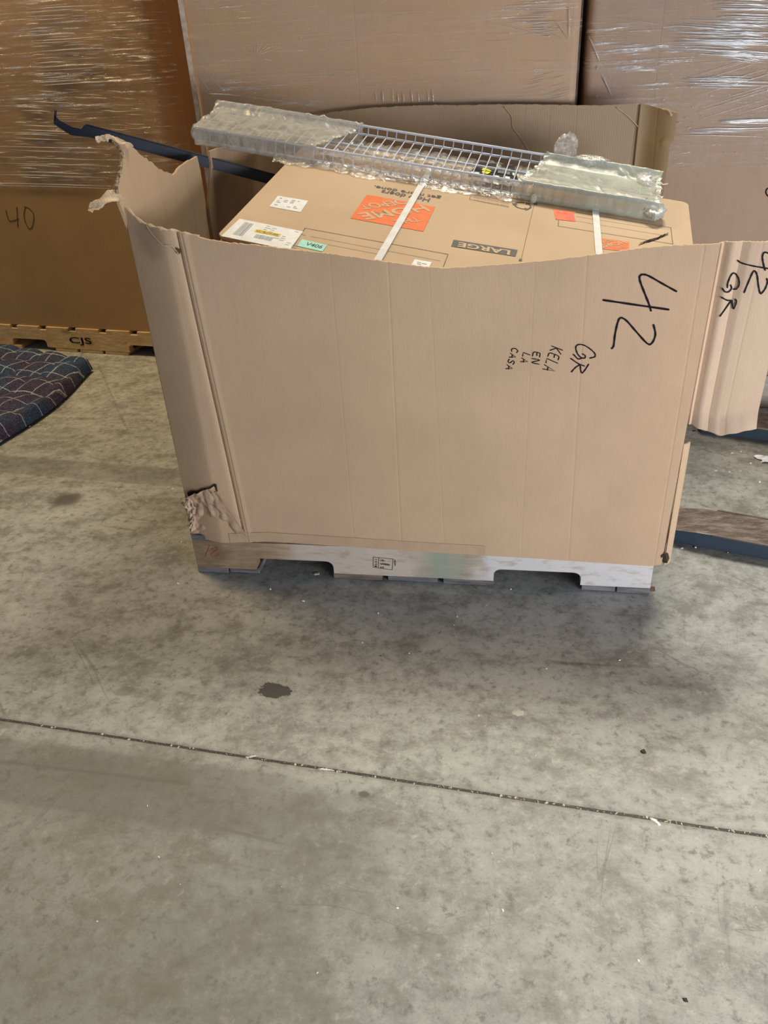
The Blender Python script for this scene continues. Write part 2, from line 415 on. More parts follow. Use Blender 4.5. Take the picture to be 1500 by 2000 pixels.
# stamp, red scrawl on the front stringer
Yst = -.0004
mb = MB()
def sp(px, py): return onY(px, py, Yst)
def frame_line(pts, wd=.0016):
    for i in range(len(pts) - 1): pen(mb, [pts[i], pts[i+1]], wd, (0, -1, 0), .0002, False)
c0, c1, c2, c3 = sp(729, 1088), sp(768, 1092), sp(766, 1113), sp(729, 1108)
frame_line([c0, c1, c2, c3, c0]); frame_line([sp(740, 1089), sp(739, 1109)])
ex = (c1 - c0) / np.linalg.norm(c1 - c0); ey = A([0, 0, 1.])
for body, px, py, wd in (('US-', 743, 1096, .012), ('09886', 743, 1103, .026), ('HT', 743, 1110, .011)): text_fit(mb, body, sp(px, py), ex, ey, wd, .0062, (0, -1, 0), .0003, .02)
text_fit(mb, 'NELMA', sp(770, 1093), -ey, ex, .020, .004, (0, -1, 0), .0003, .02)
for k in range(4): text_fit(mb, 'IPPC'[k], sp(732, 1107 - 4.5 * k), ey, -ex * -1, .004, .006, (0, -1, 0), .0003, .02)
mb.build('ink_stamp', ink, PAL)
mb = MB()
pen(mb, [sp(409, 1066), sp(401, 1087)], .0022, (0, -1, 0)); pen(mb, [sp(424, 1069), sp(414, 1073), sp(423, 1077), sp(427, 1083), sp(418, 1087), sp(412, 1083), sp(420, 1076), sp(426, 1071), sp(420, 1067)], .0022, (0, -1, 0))
mb.build('red_scrawl', plain('red_crayon', (.35, .07, .04), .7), PAL)

# ------------------------------------------------------------------ the open gaylord bin
YF = -.014
def yoff(x):      # plan profile of the front wall: bent back left of its fold
    if x < .10: return YF + .040 * ((.10 - x) / .10) ** 1.2
    return YF
def onF(px, py):
    p = onY(px, py, YF)
    for _ in range(4): p = onY(px, py, yoff(p[0]))
    return p
BIN = thing('cardboard_bin', (.62, .5, .125), 'large open cardboard bin with torn side, standing on the grey pallet and marked 42', 'cardboard bin')
creases = [(.165, -.045, 2.2), (.178, -.045, 1.4), (.585, .0, .55), (.70, -.035, .25), (1.01, -.02, .5), (.46, 0, .25), (.89, 0, .2), (1.215, .0, .6)]
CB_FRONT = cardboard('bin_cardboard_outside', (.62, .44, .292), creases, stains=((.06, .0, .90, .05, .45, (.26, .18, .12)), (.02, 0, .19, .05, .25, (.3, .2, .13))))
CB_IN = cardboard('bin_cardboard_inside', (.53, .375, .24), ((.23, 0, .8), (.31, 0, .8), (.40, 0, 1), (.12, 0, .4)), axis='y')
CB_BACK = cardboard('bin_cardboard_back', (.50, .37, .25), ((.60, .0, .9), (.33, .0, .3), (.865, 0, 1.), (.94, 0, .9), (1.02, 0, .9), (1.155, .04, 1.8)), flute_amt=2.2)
CB_EDGE = plain('torn_paper_edge', (.62, .47, .32), .85, nz=.15)
topF = [(232, 396), (250, 407), (262, 420), (276, 433), (290, 439), (330, 449), (365, 456), (407, 467), (442, 473), (500, 478), (560, 485), (640, 493), (690, 500), (760, 510), (820, 519), (870, 523), (920, 520), (1000, 514), (1060, 509), (1130, 501), (1180, 494), (1250, 483), (1310, 478), (1360, 476), (1404, 474)]
botF = [(377, 1043), (527, 1055), (683, 1065), (830, 1075), (1047, 1088), (1273, 1103), (1302, 1099)]
TF = A([onF(*q) for q in topF]); BF = A([onF(*q) for q in botF])
xs0, xs1 = 0.0, 1.238
rn = random.Random(5); jit = [rn.uniform(-.0009, .0009) for _ in range(400)]
def PF(u, v):
    x = xs0 + (xs1 - xs0) * u; zt = np.interp(x, TF[:, 0], TF[:, 2]) + jit[int(u * 300)]; zb = np.interp(x, BF[:, 0], BF[:, 2])
    z = zb + (zt - zb) * v; sag = .004 * math.sin(x * 7 + z * 3) * math.sin(v * math.pi)
    s = (v ** 3) * .006 * math.sin(x * 9)
    xx = x + .012 * (v - .5) * (1 if x > 1.0 else 0) * (x - 1) / .24
    y = yoff(x) + sag * .7 + s * .5
    y += .0035 * math.exp(-((x - .165 + .045 * z) / .006) ** 2) - .0025 * math.exp(-((x - .18 + .045 * z) / .006) ** 2)
    return A([xx, y, z])
fp = grid_sheet('front_panel', PF, 250, 60, .007, CB_FRONT, BIN)
# check thickness side: normal must point to -y ; handled by offset sign
def surfy(x, z):
    zt = np.interp(x, TF[:, 0], TF[:, 2]); zb = np.interp(x, BF[:, 0], BF[:, 2]); v = min(1, max(0, (z - zb) / (zt - zb)))
    return PF(x / xs1, v)[1] - .0071
mb = MB()
N_F = (0, -1, 0)
def hz(px, py, y=None):     # from the 1500px crop [940,500,1420,760] to the wall
    p = onF(940 + px / 3.125, 500 + py / 3.125); p[1] = surfy(p[0], p[2]) - .0004; return p
for st, wd in (([(1185,207),(1100,160),(1020,115),(985,106),(965,115),(966,145),(990,210),(1018,280),(1032,325)], .0050), ([(745,263),(900,285),(1138,318)], .0054),
           ([(1048,412),(1059,470),(1040,520),(1010,525),(940,450),(885,388),(850,370),(832,395),(815,470),(806,540),(795,557)], .0049),
           ([(662,617),(692,608),(688,583),(640,545),(600,534),(577,548),(584,585),(606,612),(630,617),(634,603),(618,592)], .0034), ([(562,595),(590,622),(612,618)], .0034),
           ([(546,620),(590,650),(628,665)], .0034), ([(550,702),(575,675),(603,657)], .0034), ([(654,655),(632,690),(614,708),(606,690),(604,658)], .0034)):
    pen(mb, [hz(*q) for q in st], wd, N_F, .0006)
SF = {'K': [[(0,0),(0,1)], [(.75,1),(.05,.45),(.8,0)]], 'E': [[(.7,.95),(.1,.9),(0,.5),(.1,.05),(.75,.0)], [(0,.5),(.55,.55)]], 'L': [[(.1,1),(0,0),(.75,.05)]],
      'A': [[(0,0),(.4,1),(.8,0)], [(.15,.35),(.7,.4)]], 'N': [[(0,0),(.05,1),(.65,.05),(.75,1)]], 'C': [[(.7,.9),(.3,1),(0,.5),(.3,0),(.75,.1)]], 'S': [[(.75,.9),(.3,1),(.1,.7),(.65,.35),(.5,0),(0,.08)]]}
for word, a, b, ht in (('KELA', (430, 545), (375, 690), 70), ('EN', (318, 580), (305, 655), 46), ('LA', (258, 585), (240, 645), 42), ('CASA', (190, 555), (150, 688), 38)):
    a = A(a, float); b = A(b, float); k = len(word); dx = (b - a) / (k - .2)
    up = A([-dx[1], dx[0]]) / np.linalg.norm(dx) * -ht
    up = up if up[0] > 0 else -up
    for i, ch in enumerate(word):
        for st in SF[ch]: pen(mb, [hz(*(a + dx * (i + .85 * p) + up * q)) for p, q in st], .0026, N_F, .0006, len(st) > 3)
mb.build('handwriting', ink, fp)
# --- side flap folded out to the right
def onflap(px, py, y=YF - .008): return onY(px, py, y)
tf = [(1404, 474), (1412, 474), (1420, 472), (1450, 471), (1500, 470), (1560, 470)]
bfp = [(1337, 822), (1345, 826), (1356, 827), (1365, 833), (1400, 841), (1440, 838), (1475, 834)]
plan = [(0, .0), (.010, .010), (.026, -.001), (.044, .005), (.060, -.001), (.10, -.002), (.155, -.001), (.20, .002)]
FL = A([onY(*q, YF) for q in tf]); FB = A([onY(*q, YF) for q in bfp]); fx0, fx1 = 1.240, float(onY(1475, 834, YF)[0])
def PFl(u, v):
    x = fx0 + (fx1 - fx0) * u
    zt = np.interp(x, FL[:, 0], FL[:, 2]) + jit[int(u * 50)] * .8; zb = np.interp(x, FB[:, 0], FB[:, 2]) + .004 * noise.noise(Vector((x * 40, 1, 1)))
    z = zb + (zt - zb) * v
    y = YF + np.interp(x - fx0, [p[0] for p in plan], [p[1] for p in plan]) + .004 * math.sin(v * 5) * u
    if v < .10: y -= .020 * ((.10 - v) / .10) ** 1.3 * (.3 + math.sin(u * 3.1) * .8)
    return A([x + .006 * (v - .5), y, z])
fl = grid_sheet('side_flap', PFl, 70, 44, .0065, cardboard('flap_cardboard', (.66, .49, .355), ((1.305, .02, .6),)), BIN)
mb = MB()
def surffl(x, z):
    zt = np.interp(x, FL[:, 0], FL[:, 2]); zb = np.interp(x, FB[:, 0], FB[:, 2]); v = (z - zb) / (zt - zb)
    return min(PFl(min(1, max(0, (x + e - .006 * (v - .5) - fx0) / (fx1 - fx0))), v)[1] for e in (-.003, 0, .003)) - .0072
def hf(px, py):
    p = onY(1350 + px / 10, 440 + py / 10, YF - .006); y = YF + np.interp(p[0] - fx0, [q[0] for q in plan], [q[1] for q in plan]); p = onY(1350 + px / 10, 440 + py / 10, y - .0078); p[1] = surffl(p[0], p[2]); return p
for st in ([(905,685),(1000,740),(1250,800),(1500,840),(1640,862)], [(1640,600),(1500,540),(1440,525),(1400,560),(1390,640),(1410,760),(1440,870)],
           [(1475,1040),(1483,1120),(1440,1240),(1380,1318),(1345,1322),(1312,1180),(1290,1000),(1250,895),(1200,920),(1120,1100),(1035,1310)],
           [(825,1245),(880,1240),(930,1170),(930,1060),(880,960),(825,930),(770,980),(715,1120),(705,1210)], [(605,1230),(660,1295),(730,1295),(785,1230),(770,1165)],
           [(590,1405),(700,1460),(800,1470)], [(565,1775),(770,1480)], [(790,1480),(825,1630),(880,1500),(865,1445)]):
    pen(mb, [hf(*q) for q in st], .0036, N_F, .0006)
mb.build('handwriting', ink, fl)
# --- remaining low right wall, behind the flap
def PR(u, v):
    y = YF + .004 + u * 1.02; z = .126 + v * (.285 + .01 * math.sin(u * 30)); return A([1.238 + .012 * math.sin(u * 3), y, z])
grid_sheet('right_panel', PR, 60, 20, -.007, CB_IN, BIN)
# corner lip visible at the right edge of the front wall
def PC(u, v): return A([1.239 + .014 * u, YF + .002 + .012 * u * u, .104 + v * .33])
grid_sheet('corner_fold', PC, 6, 16, .004, CB_FRONT, BIN)
# --- left wall seen from inside, torn along its top
XL = -.001
def LX(px, py): return onX(px, py, XL)
top = [(233, 394), (230, 363), (238, 333), (242, 303), (236, 288), (225, 275), (227, 267), (240, 273), (253, 283), (277, 303), (303, 323), (320, 335), (337, 341), (345, 334), (357, 322), (385, 305)]
tp = jag([LX(*q) for q in top], .010, .0022, 3)
for q in tp: q[0] = XL
outl = [A([XL, .030, .127])] + [A([XL, .030, .90])] + tp + [A([XL, .50, .98]), A([XL, .51, .127])]
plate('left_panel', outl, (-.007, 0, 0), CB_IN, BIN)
mbe = MB()
edge = jag([LX(*q) for q in top[:6]], .004, .002, 4)
mbe.tube([A([XL - .004, q[1], q[2]]) for q in edge], [.004 + .0015 * math.sin(i * 2.1) for i in range(len(edge))], 6)
mbe.build('torn_edge', fluting, BIN)
def strip(name, pts, wds, n, mat, th=.004):
    pts = [A(p, float) for p in pts]; P2 = smooth_line(pts, 5); W = np.interp(np.linspace(0, 1, len(P2)), np.linspace(0, 1, len(wds)), wds)
    n = A(n, float); rr = random.Random(len(P2)); vs = []
    for i, p in enumerate(P2):
        t_ = P2[min(i+1, len(P2)-1)] - P2[max(i-1, 0)]; t_ /= np.linalg.norm(t_); s_ = np.cross(n, t_); s_ /= np.linalg.norm(s_)
        j = rr.uniform(.85, 1.15)
        for a in (-1, -.3, .4, 1): vs.append(p + s_ * W[i] * a * j + n * .003 * math.sin(a * 2 + i * .7))
    k = len(P2)
    mb = MB(); b = [q + n * th for q in vs]
    mb.add(vs + b, [(i*4+j, i*4+j+1, (i+1)*4+j+1, (i+1)*4+j) for i in range(k-1) for j in range(3)] + [(4*k+i*4+j, 4*k+(i+1)*4+j, 4*k+(i+1)*4+j+1, 4*k+i*4+j+1) for i in range(k-1) for j in range(3)]
           + [(i*4, (i+1)*4, 4*k+(i+1)*4, 4*k+i*4) for i in range(k-1)] + [(i*4+3, 4*k+i*4+3, 4*k+(i+1)*4+3, (i+1)*4+3) for i in range(k-1)] + [(0, 4*k, 4*k+1, 1), (1, 4*k+1, 4*k+2, 2), (2, 4*k+2, 4*k+3, 3)] + [(4*k-4, 4*k-3, 8*k-3, 8*k-4), (4*k-3, 4*k-2, 8*k-2, 8*k-3), (4*k-2, 4*k-1, 8*k-1, 8*k-2)])
    return mb.build(name, mat, BIN, smooth=False)
strip('torn_strip', [onX(252, 290, 0), onX(236, 276, -.004), onY(216, 270, .005), onY(200, 270, -.004), onY(190, 273, -.012)], (.012, .011, .0085, .005, .006), (0, -1, 0), CB_EDGE)
strip('torn_strip', [onX(236, 380, 0), onY(222, 383, .0), onY(200, 394, -.02), onY(183, 406, -.035), onY(176, 414, -.045)], (.016, .014, .011, .009, .005), (0, -.8, .6), CB_EDGE)
# --- diagonal rear left corner and back wall
YB = 1.03
XD = [(.012, .545, 1.02), (.10, .80, 1.045), (.20, YB, 1.06)]
def PD(u, v):
    p = A([np.interp(u, (0, .5, 1), [q[k] for q in XD]) for k in range(3)]); return A([p[0] - .012 * (1 - u) * min(1, max(0, (.97 - v) / .12)), p[1] + .006 * math.sin(v * 4) - .045 * (1 - u) ** 3 * min(1, max(0, (.97 - v) / .12)), .127 + (p[2] - .127 + jit[int(u * 30)]) * v])
CB_SHADE = cardboard('bin_cardboard_shaded_corner', (.47, .33, .21), ((.70, 0, .9),), axis='y')  # darker copy of the inside cardboard, corner shade put into its colour
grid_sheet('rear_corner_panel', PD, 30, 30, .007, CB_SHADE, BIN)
topB = [(560, 229), (600, 226), (640, 221), (700, 213), (740, 210), (800, 207), (850, 205), (900, 206), (960, 204), (1050, 204), (1130, 206), (1180, 206), (1225, 203), (1250, 203)]
TB = A([onY(*q, YB) for q in topB])
def PB(u, v):
    x = .20 + (1.205 - .20) * u; zt = np.interp(x, TB[:, 0], TB[:, 2]) + jit[int(u * 200) + 20] * 1.3
    return A([x, YB + .005 * math.sin(x * 5) * v, .127 + (zt - .127) * v])
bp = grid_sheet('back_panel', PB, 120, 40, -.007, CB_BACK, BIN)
# fine diagonal creases in the back wall
mb = MB()
for st in ([(985, 208), (1000, 228), (1003, 250), (1018, 270), (1038, 300), (1060, 320)], [(1205, 210), (1228, 228), (1247, 248)]):
    pen(mb, [onY(*q, YB - .009) for q in st], .003, N_F, .001)
mb.build('crease_line', plain('raised_crease', (.60, .47, .34), .8), bp)
# torn rear right corner piece turning forward
c_top = [(1250, 203), (1262, 204), (1290, 210), (1308, 216)]
def PE(u, v):
    a = onY(1250, 203, YB); x = 1.205 + .095 * u; y = YB - .012 - .07 * u ** 1.2
    zt = [1.056, 1.052, 1.043, 1.033][min(3, int(u * 3.01))] if 0 else 1.056 - .024 * u
    z = .42 + (zt - .42) * v
    if z < .955: x = 1.205 + (x - 1.205) * (.90 - .18 * max(0, .93 - z))
    return A([x, y + .010 * math.sin(u * 6), z])
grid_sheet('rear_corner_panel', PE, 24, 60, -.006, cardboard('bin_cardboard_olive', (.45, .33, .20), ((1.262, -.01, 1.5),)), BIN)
mb = MB(); q0 = onY(1308, 216, .95); pen(mb, [q0 + A([-.02, 0, .006]), q0 + A([-.004, -.004, .002]), q0 + A([.006, -.006, -.012])], .006, N_F, .001)
mb.build('torn_edge', CB_EDGE, BIN)
# torn, crumpled liner at the bottom left corner of the front wall
def bumpy(u, v, s, a): return a * noise.noise(Vector((u * s, v * s, 3.3)))
Q = [onF(372, 962), onF(420, 946), onF(486, 1046), onF(377, 1040)]
def PT(u, v):
    p = (Q[3] * (1-u) + Q[2] * u) * (1 - v) + (Q[0] * (1-u) + Q[1] * u) * v
    e = min(1, 6 * (1 - u)) ; p = p + A([0, -.0085 - e * (.004 + .008 * v * v + bumpy(u, v, 5, .012) + bumpy(u, v, 11, .005)), 0]); return p
CB_CR = cardboard('crumpled_liner', (.53, .375, .26), ())
grid_sheet('torn_liner', PT, 46, 46, .0012, CB_CR, BIN)
def PG(u, v):
    a = onF(356, 968) * (1 - v) + onF(377, 1026) * v; b = onF(384, 960) * (1 - v) + onF(388, 1028) * v
    p = a * (1 - u) + b * u; return p + A([-.004 * math.sin(v * 9), -.012 - .016 * math.sin(u * 3.0) - bumpy(u, v * 2, 6, .012), 0])
grid_sheet('torn_liner', PG, 20, 36, .002, plain('torn_paper_lip', (.56, .42, .31), .85, nz=.12), BIN)
mb = MB(); a, b = onF(370, 958), onF(424, 944)
for i in range(16):
    p = a + (b - a) * (i / 15); mb.box((p[0] - .0014, p[1] - .012, p[2] - .018), (p[0] + .0014, p[1] - .008, p[2] + .001 + .002 * math.sin(i)))
mb.add([a + A([0, -.0085, -.016]), b + A([0, -.0085, -.016]), b + A([0, -.0085, .0]), a + A([0, -.0085, .0])], [(0, 1, 2, 3)])
mb.build('exposed_fluting', plain('dark_hole_fluting', (.05, .035, .022), .9), BIN)  # the hole's darkness is put into the colour of ridges and backing
# pale creases radiating in the torn corner and a punched hole
mb = MB()
def q2(px, py): p = onF(330 + px / 3, 900 + py / 3); p[1] -= .021; return p
for st in ([(270,165),(320,230),(370,290),(400,330),(405,360)], [(165,190),(240,240),(345,305)], [(210,180),(330,260),(420,310),(490,355)], [(395,340),(440,440)]):
    pen(mb, [q2(*q) for q in st], .0018, N_F, .0008)
mb.build('crease_line', plain('pale_crease', (.60, .45, .33), .8), BIN)
mb = MB(); pc = onF(351, 489); mb.add([pc + A([.006 * math.cos(k) * (1 + .3 * math.sin(3 * k)), -.0085, .007 * math.sin(k)]) for k in np.linspace(0, 6.28, 9)[:-1]], [tuple(range(8))]); mb.build('puncture', plain('puncture_dark', (.12, .08, .05), .9), BIN)
mb = MB(); pen(mb, [onF(*q) + A([0, -.008, 0]) for q in ((290, 440), (300, 455), (320, 476), (338, 479), (352, 494))], .0028, N_F, .0008); mb.build('crease_line', CB_EDGE, BIN)
# pale torn paper along the front wall's top edge
mb = MB(); pts = [PF(u, 1) + A([0, -.004, .0]) for u in np.linspace(0, .14, 24)]
mb.tube(pts, [.0034 + .0015 * math.sin(i * 1.7) for i in range(24)], 6); mb.build('torn_edge', CB_EDGE, BIN)
# flat dark patch at the torn-open foot corner, lower right
mb = MB(); p = onY(1299, 1090, YF - .008); mb.add([p + A([.010 * math.cos(k), .004 * math.sin(k * 2), .016 * math.sin(k)]) for k in np.linspace(0, 6.28, 8)[:-1]], [tuple(range(7))]); mb.build('puncture', plain('corner_dark', (.06, .045, .03), .9), BIN)
# tape along the bottom of the front wall
t = NT('brown_paper_tape'); c = t.mix(t.mapr(t.noise(30, 4), .3, .7), (.53, .375, .25), (.58, .415, .28)); tape_m = t.done(t.bsdf(c, .5, t.bump(t.noise(120, 3), .4, .001), 0, .3))
mb = MB()
xs = np.linspace(.12, .80, 40)
for i in range(39):
    f = lambda x, dz: A([x, YF - .0085, np.interp(x, BF[:, 0], BF[:, 2]) + dz])
    quad(mb, f(xs[i], .001), f(xs[i+1], .001), f(xs[i+1], .030), f(xs[i], .030))
mb.build('paper_tape', tape_m, BIN)

# ------------------------------------------------------------------ inner boxes that carry the load
CB_BOX = cardboard('plain_box_cardboard', (.50, .35, .22), ())
def plain_box(lo, hi, label, fr=None):
    r = thing('cardboard_box', ((lo[0]+hi[0])/2, (lo[1]+hi[1])/2, lo[2]), label, 'cardboard box')
    mb = MB(); mb.box(lo, (hi[0], hi[1], hi[2] - .004), fr); mb.build('body', CB_BOX, r, bevel=.004)
    ym = (lo[1] + hi[1]) / 2
    for a, b in ((lo[1], ym - .002), (ym + .002, hi[1])):
        mb = MB(); mb.box((lo[0], a, hi[2] - .004), (hi[0], b, hi[2]), fr); mb.build('lid_flap', CB_BOX, r)
    return r

# ------------------------------------------------------------------ strapped bundle of flattened boxes
p1 = A([0.09012284652755309, -0.17662046301481382, 0.84567726756905]); d2 = A([0.98277471575, -0.06742108259, -0.17207049632]); vv = A([0.10036118886, 0.97652715687, 0.19058421670]); nn = A([0.15518211834, -0.20457054898, 0.96647265902])
def S3(s, t_, h=0): return p1 + d2 * s + vv * t_ + nn * h
def pxs(px, py, h=0.): return onplane(px, py, p1 + nn * h, nn)
BUN = thing('flattened_box_bundle', tuple(S3(.6, .6, -.04)), 'strapped bundle of flat orange-printed moving boxes lying tilted inside the open bin', 'box bundle')
t = NT('moving_box_cardboard'); t.pos(); nz = t.noise(5, 5); nf = t.noise(300, 3)
c = t.mix(t.mapr(nz, .3, .7), (.53, .385, .26), (.585, .43, .295)); c = t.mix(t.math('MULTIPLY', t.mapr(nf, .4, .8), .15), c, (.5, .35, .2))
CB_MOV = t.done(t.bsdf(c, .6, t.bump(t.math('ADD', nf, t.math('MULTIPLY', nz, 3)), .3, .001), 0, .3))
SL, SR, TN, TFAR = .058, 1.146, .275, .957
rr = random.Random(2)
for k in range(6):
    j = [rr.uniform(-.004, .004) if k else 0 for _ in range(4)]
    pts = []
    for (s, t_, ds, dt) in ((SL + j[0], TN + j[1], 1, 1), (SR + j[2], TN + j[1], -1, 1), (SR + j[2], TFAR + j[3], -1, -1), (SL + j[0], TFAR + j[3], 1, -1)):
        rad = .018
        for q in range(5):
            th = math.pi / 2 * q / 4
            cx, cy = s + ds * rad, t_ + dt * rad
            ang = {(1, 1): math.pi, (-1, 1): 1.5 * math.pi, (-1, -1): 0, (1, -1): .5 * math.pi}[(ds, dt)] + th
            pts.append(S3(cx + rad * math.cos(ang), cy + rad * math.sin(ang), -.0055 * k))
    plate('cardboard_sheet', pts, tuple(-nn * .0050), CB_MOV, BUN)
# seam groove + slots, their shade painted as flat dark pieces
mb = MB(); pen(mb, [pxs(1043, 400), pxs(1018, 506)], .0022, nn, .0005, False); mb.build('fold_shade_line', plain('fold_shadow_tone', (.30, .21, .13), .8), BUN)
mb = MB()
for (a, b, c_, d_) in (((1014, 505), (1020, 506), (1019, 510), (1013, 509)), ((1043, 395), (1050, 396), (1049, 400), (1042, 399))): quad(mb, *[pxs(*q, .0009) for q in (a, b, c_, d_)])
mb.build('slot_shade', print_dark, BUN)  # slot shade, painted with the dark print material
U, Wv = -d2, -vv
# printed lettering, upside down from the camera
mb = MB()
def line_text(body, pa, pb, ht, bold=.0, h=.0009):
    a, b = pxs(*pa), pxs(*pb); L = np.linalg.norm(b - a); e = (b - a) / L; g = np.cross(nn, e); text_fit(mb, body, a, e, g, L, ht, nn, h, bold)
line_text('How doers', (841, 388), (747, 371), .026, .012)
line_text('get more done.', (863, 383), (733, 361), .026, .012)
mb.build('printed_slogan', print_dark, BUN)
def bar(m, pts, mat, name, h=.0008, parent=BUN):
    b = MB(); quad(b, *[pxs(*q, h) for q in pts]); return b.build(name, mat, parent)
bar(mb, ((886, 468), (1011, 488), (1007, 501), (881, 481)), print_dark, 'printed_size_bar')
mb = MB(); line_text('LARGE', (997, 490), (896, 473.5), .026, .03, .0014); mb.build('printed_size_word', tan_print, BUN)
def logo(c4, nm, txt_h=.0014):
    # corners: upper left, upper right, lower right, lower left of the artwork as read
    P4 = [pxs(*q, .0008) for q in c4]; b = MB(); quad(b, *P4); b.build('printed_square', print_orange, BUN)
    o = P4[3]; ax = P4[2] - P4[3]; ay = P4[0] - P4[3]
    b = MB()
    def T(body, cx, cy, wd, ht, bold, ang=math.pi / 4):
        V, F = text_mesh(body, bold); lo = V.min(0); hi = V.max(0); q = (V[:, :2] - (lo + hi)[:2] / 2) / (hi - lo)[:2]
        e = A([math.cos(ang), math.sin(ang)]); g = A([-math.sin(ang), math.cos(ang)])
        W2 = [A([cx, cy]) + e * a_ * wd + g * b_ * ht + e * b_ * ht * .0 for a_, b_ in q]
        W2 = [A([min(.985, max(.015, w_[0])), min(.985, max(.015, w_[1]))]) for w_ in W2]
        b.add([o + ax * w_[0] + ay * w_[1] + nn * (txt_h - .0008) for w_ in W2], F)
    T('THE', .27, .73, .40, .15, .01); T('HOME', .50, .50, 1.10, .25, .02); T('DEPOT', .715, .285, .76, .19, .02)
    b.build(nm, tan_print, BUN)
logo([(827, 452), (684, 426), (717, 380), (850, 404)], 'printed_lettering')
logo([(1228, 492), (1162, 484), (1163, 464), (1229, 472)], 'printed_lettering')
# printed rule boxes
mb = MB()
def rl(*pts, wd=.002):
    for i in range(len(pts) - 1): pen(mb, [pxs(*pts[i]), pxs(*pts[i + 1])], wd, nn, .0008, False)
rl((572, 482), (596, 446), (875, 497), (866, 521)); rl((607, 462), (860, 510), wd=.0012)
rl((640, 478), (740, 497), wd=.0012); rl((1091, 430), (1090, 442), (1314, 477), (1310, 445), (1125, 415)); rl((1125, 423), (1285, 448), wd=.0012); rl((1125, 432), (1290, 459), wd=.0012)
rl((919, 383), (917, 390), (993, 405), wd=.0016); rl((919, 383), (998, 396), wd=.0012)
mb.build('printed_rules', print_dark, BUN)
mb = MB()
for k in range(2): line_text('PLEASE RECYCLE THIS BOX', (994, 397 + 5 * k), (925, 384.5 + 5 * k), .0075, .0)
mb.build('printed_fine_text', plain('brown_fine_print', (.26, .21, .17), .7), BUN)
mb = MB(); ce = pxs(1021, 402)
for k in range(3):
    a0 = k * 2.094 + .5; pts = [ce + (U * math.cos(a_) + Wv * math.sin(a_)) * .021 for a_ in np.linspace(a0, a0 + 1.45, 6)]
    pen(mb, pts, .006, nn, .0008, False); e = pts[-1]; dr = (pts[-1] - pts[-2]) / np.linalg.norm(pts[-1] - pts[-2]); sd = np.cross(nn, dr)
    mb.add([e + sd * .009 + nn * .0009, e - sd * .009 + nn * .0009, e + dr * .012 + nn * .0009], [(0, 1, 2)])
mb.build('printed_recycling_arrows', print_dark, BUN)
# stickers
def sticker(name, c4, mat, label=None, h=.0012):
    P4 = [pxs(*q, 0) for q in c4]; o = plate(name, [q + nn * .0002 for q in P4], tuple(nn * (h - .0002)), mat, BUN)
    if label: o['label'] = label
    return o
def grid_text(c4, rows, name, parent, mat=None, h=.0015):
    P4 = [pxs(*q, 0) for q in c4]; mb = MB()
    for (u0, u1, v0, v1) in rows:
        f = lambda u, v: (P4[0]*(1-u)+P4[1]*u)*(1-v) + (P4[3]*(1-u)+P4[2]*u)*v + nn * h
        quad(mb, f(u0, v0), f(u1, v0), f(u1, v1), f(u0, v1))
    return mb.build(name, mat or print_dark, parent)
greyp = plain('grey_print', (.33, .33, .35), .6)
C1 = [(543, 383), (602, 393), (587, 415), (526, 404)]; s1 = sticker('shipping_label', C1, white_paper, 'small white label')
rr = random.Random(9)
grid_text(C1, [(.1 + .2*i, .1 + .2*i + rr.uniform(.05, .14), .15 + .12*j, .2 + .12*j) for i in range(4) for j in range(6) if rr.random() > .35], 'label_print', s1, greyp)
C2 = [(468, 428), (592, 453), (566, 489), (432, 462)]; s2 = sticker('shipping_label', C2, white_paper, 'large white shipping label with yellow stripe')
grid_text(C2, [(.12 + .018 * i, .125 + .018 * i + rr.uniform(.002, .009), .12, .82) for i in range(8)], 'label_print', s2, greyp)
grid_text(C2, [(.45 + .10 * (i % 2) + .22 * (i // 6), .50 + .10 * (i % 2) + .22 * (i // 6) + rr.uniform(0, .04), .08 + .05 * i % .8, .10 + .05 * i % .8) for i in range(18)], 'label_print', s2, greyp)
grid_text(C2, [(.42 + .011 * i, .42 + .011 * i + rr.uniform(.003, .007), .58, .78) for i in range(24)], 'label_print', s2, greyp)
grid_text(C2, [(.36, .73, .36, .49)], 'yellow_stripe', s2, plain('yellow_print', (.85, .62, .03), .5), .0018)
mb = MB(); PC2 = [pxs(*q, 0) for q in C2]; _b = lambda u, v: (PC2[0]*(1-u)+PC2[1]*u)*(1-v) + (PC2[3]*(1-u)+PC2[2]*u)*v; V_ = [_b(.38, .475), _b(.71, .475)]; e_ = (V_[1] - V_[0]); L_ = np.linalg.norm(e_); e_ /= L_
text_fit(mb, 'NYC-YELLOW-20009', V_[0], e_, np.cross(nn, e_), L_, .009, nn, .0022, .0); mb.build('label_print', print_dark, s2)
C3 = [(590, 468), (639, 480), (629, 492), (580, 481)]; s3 = sticker('colour_label', C3, plain('mint_paper', (.40, .80, .72), .5), 'mint green label reading V406')
mb = MB(); a_, b_ = pxs(595, 479.5), pxs(627, 487); e_ = b_ - a_; L_ = np.linalg.norm(e_); e_ /= L_; text_fit(mb, 'V406', a_, e_, np.cross(nn, e_), L_, .017, nn, .0016, .01); mb.build('label_print', print_dark, s3)
C4 = [(810, 507), (843, 513), (836, 527), (802, 520)]; s4 = sticker('shipping_label', C4, white_paper); grid_text(C4, [(.2, .45, .3, .38), (.5, .8, .35, .45), (.25, .5, .5, .6)], 'label_print', s4, greyp)
t = NT('red_orange_sticker'); cc = t.mix(t.mapr(t.noise(90, 3, .5, (1, 2, 1)), .35, .65), (.90, .12, .06), (1.0, .23, .12)); C5 = [(1081, 410), (1120, 414), (1124, 433), (1085, 429)]
s5 = sticker('colour_label', C5, t.done(t.bsdf(cc, .45)), 'bright red-orange label')
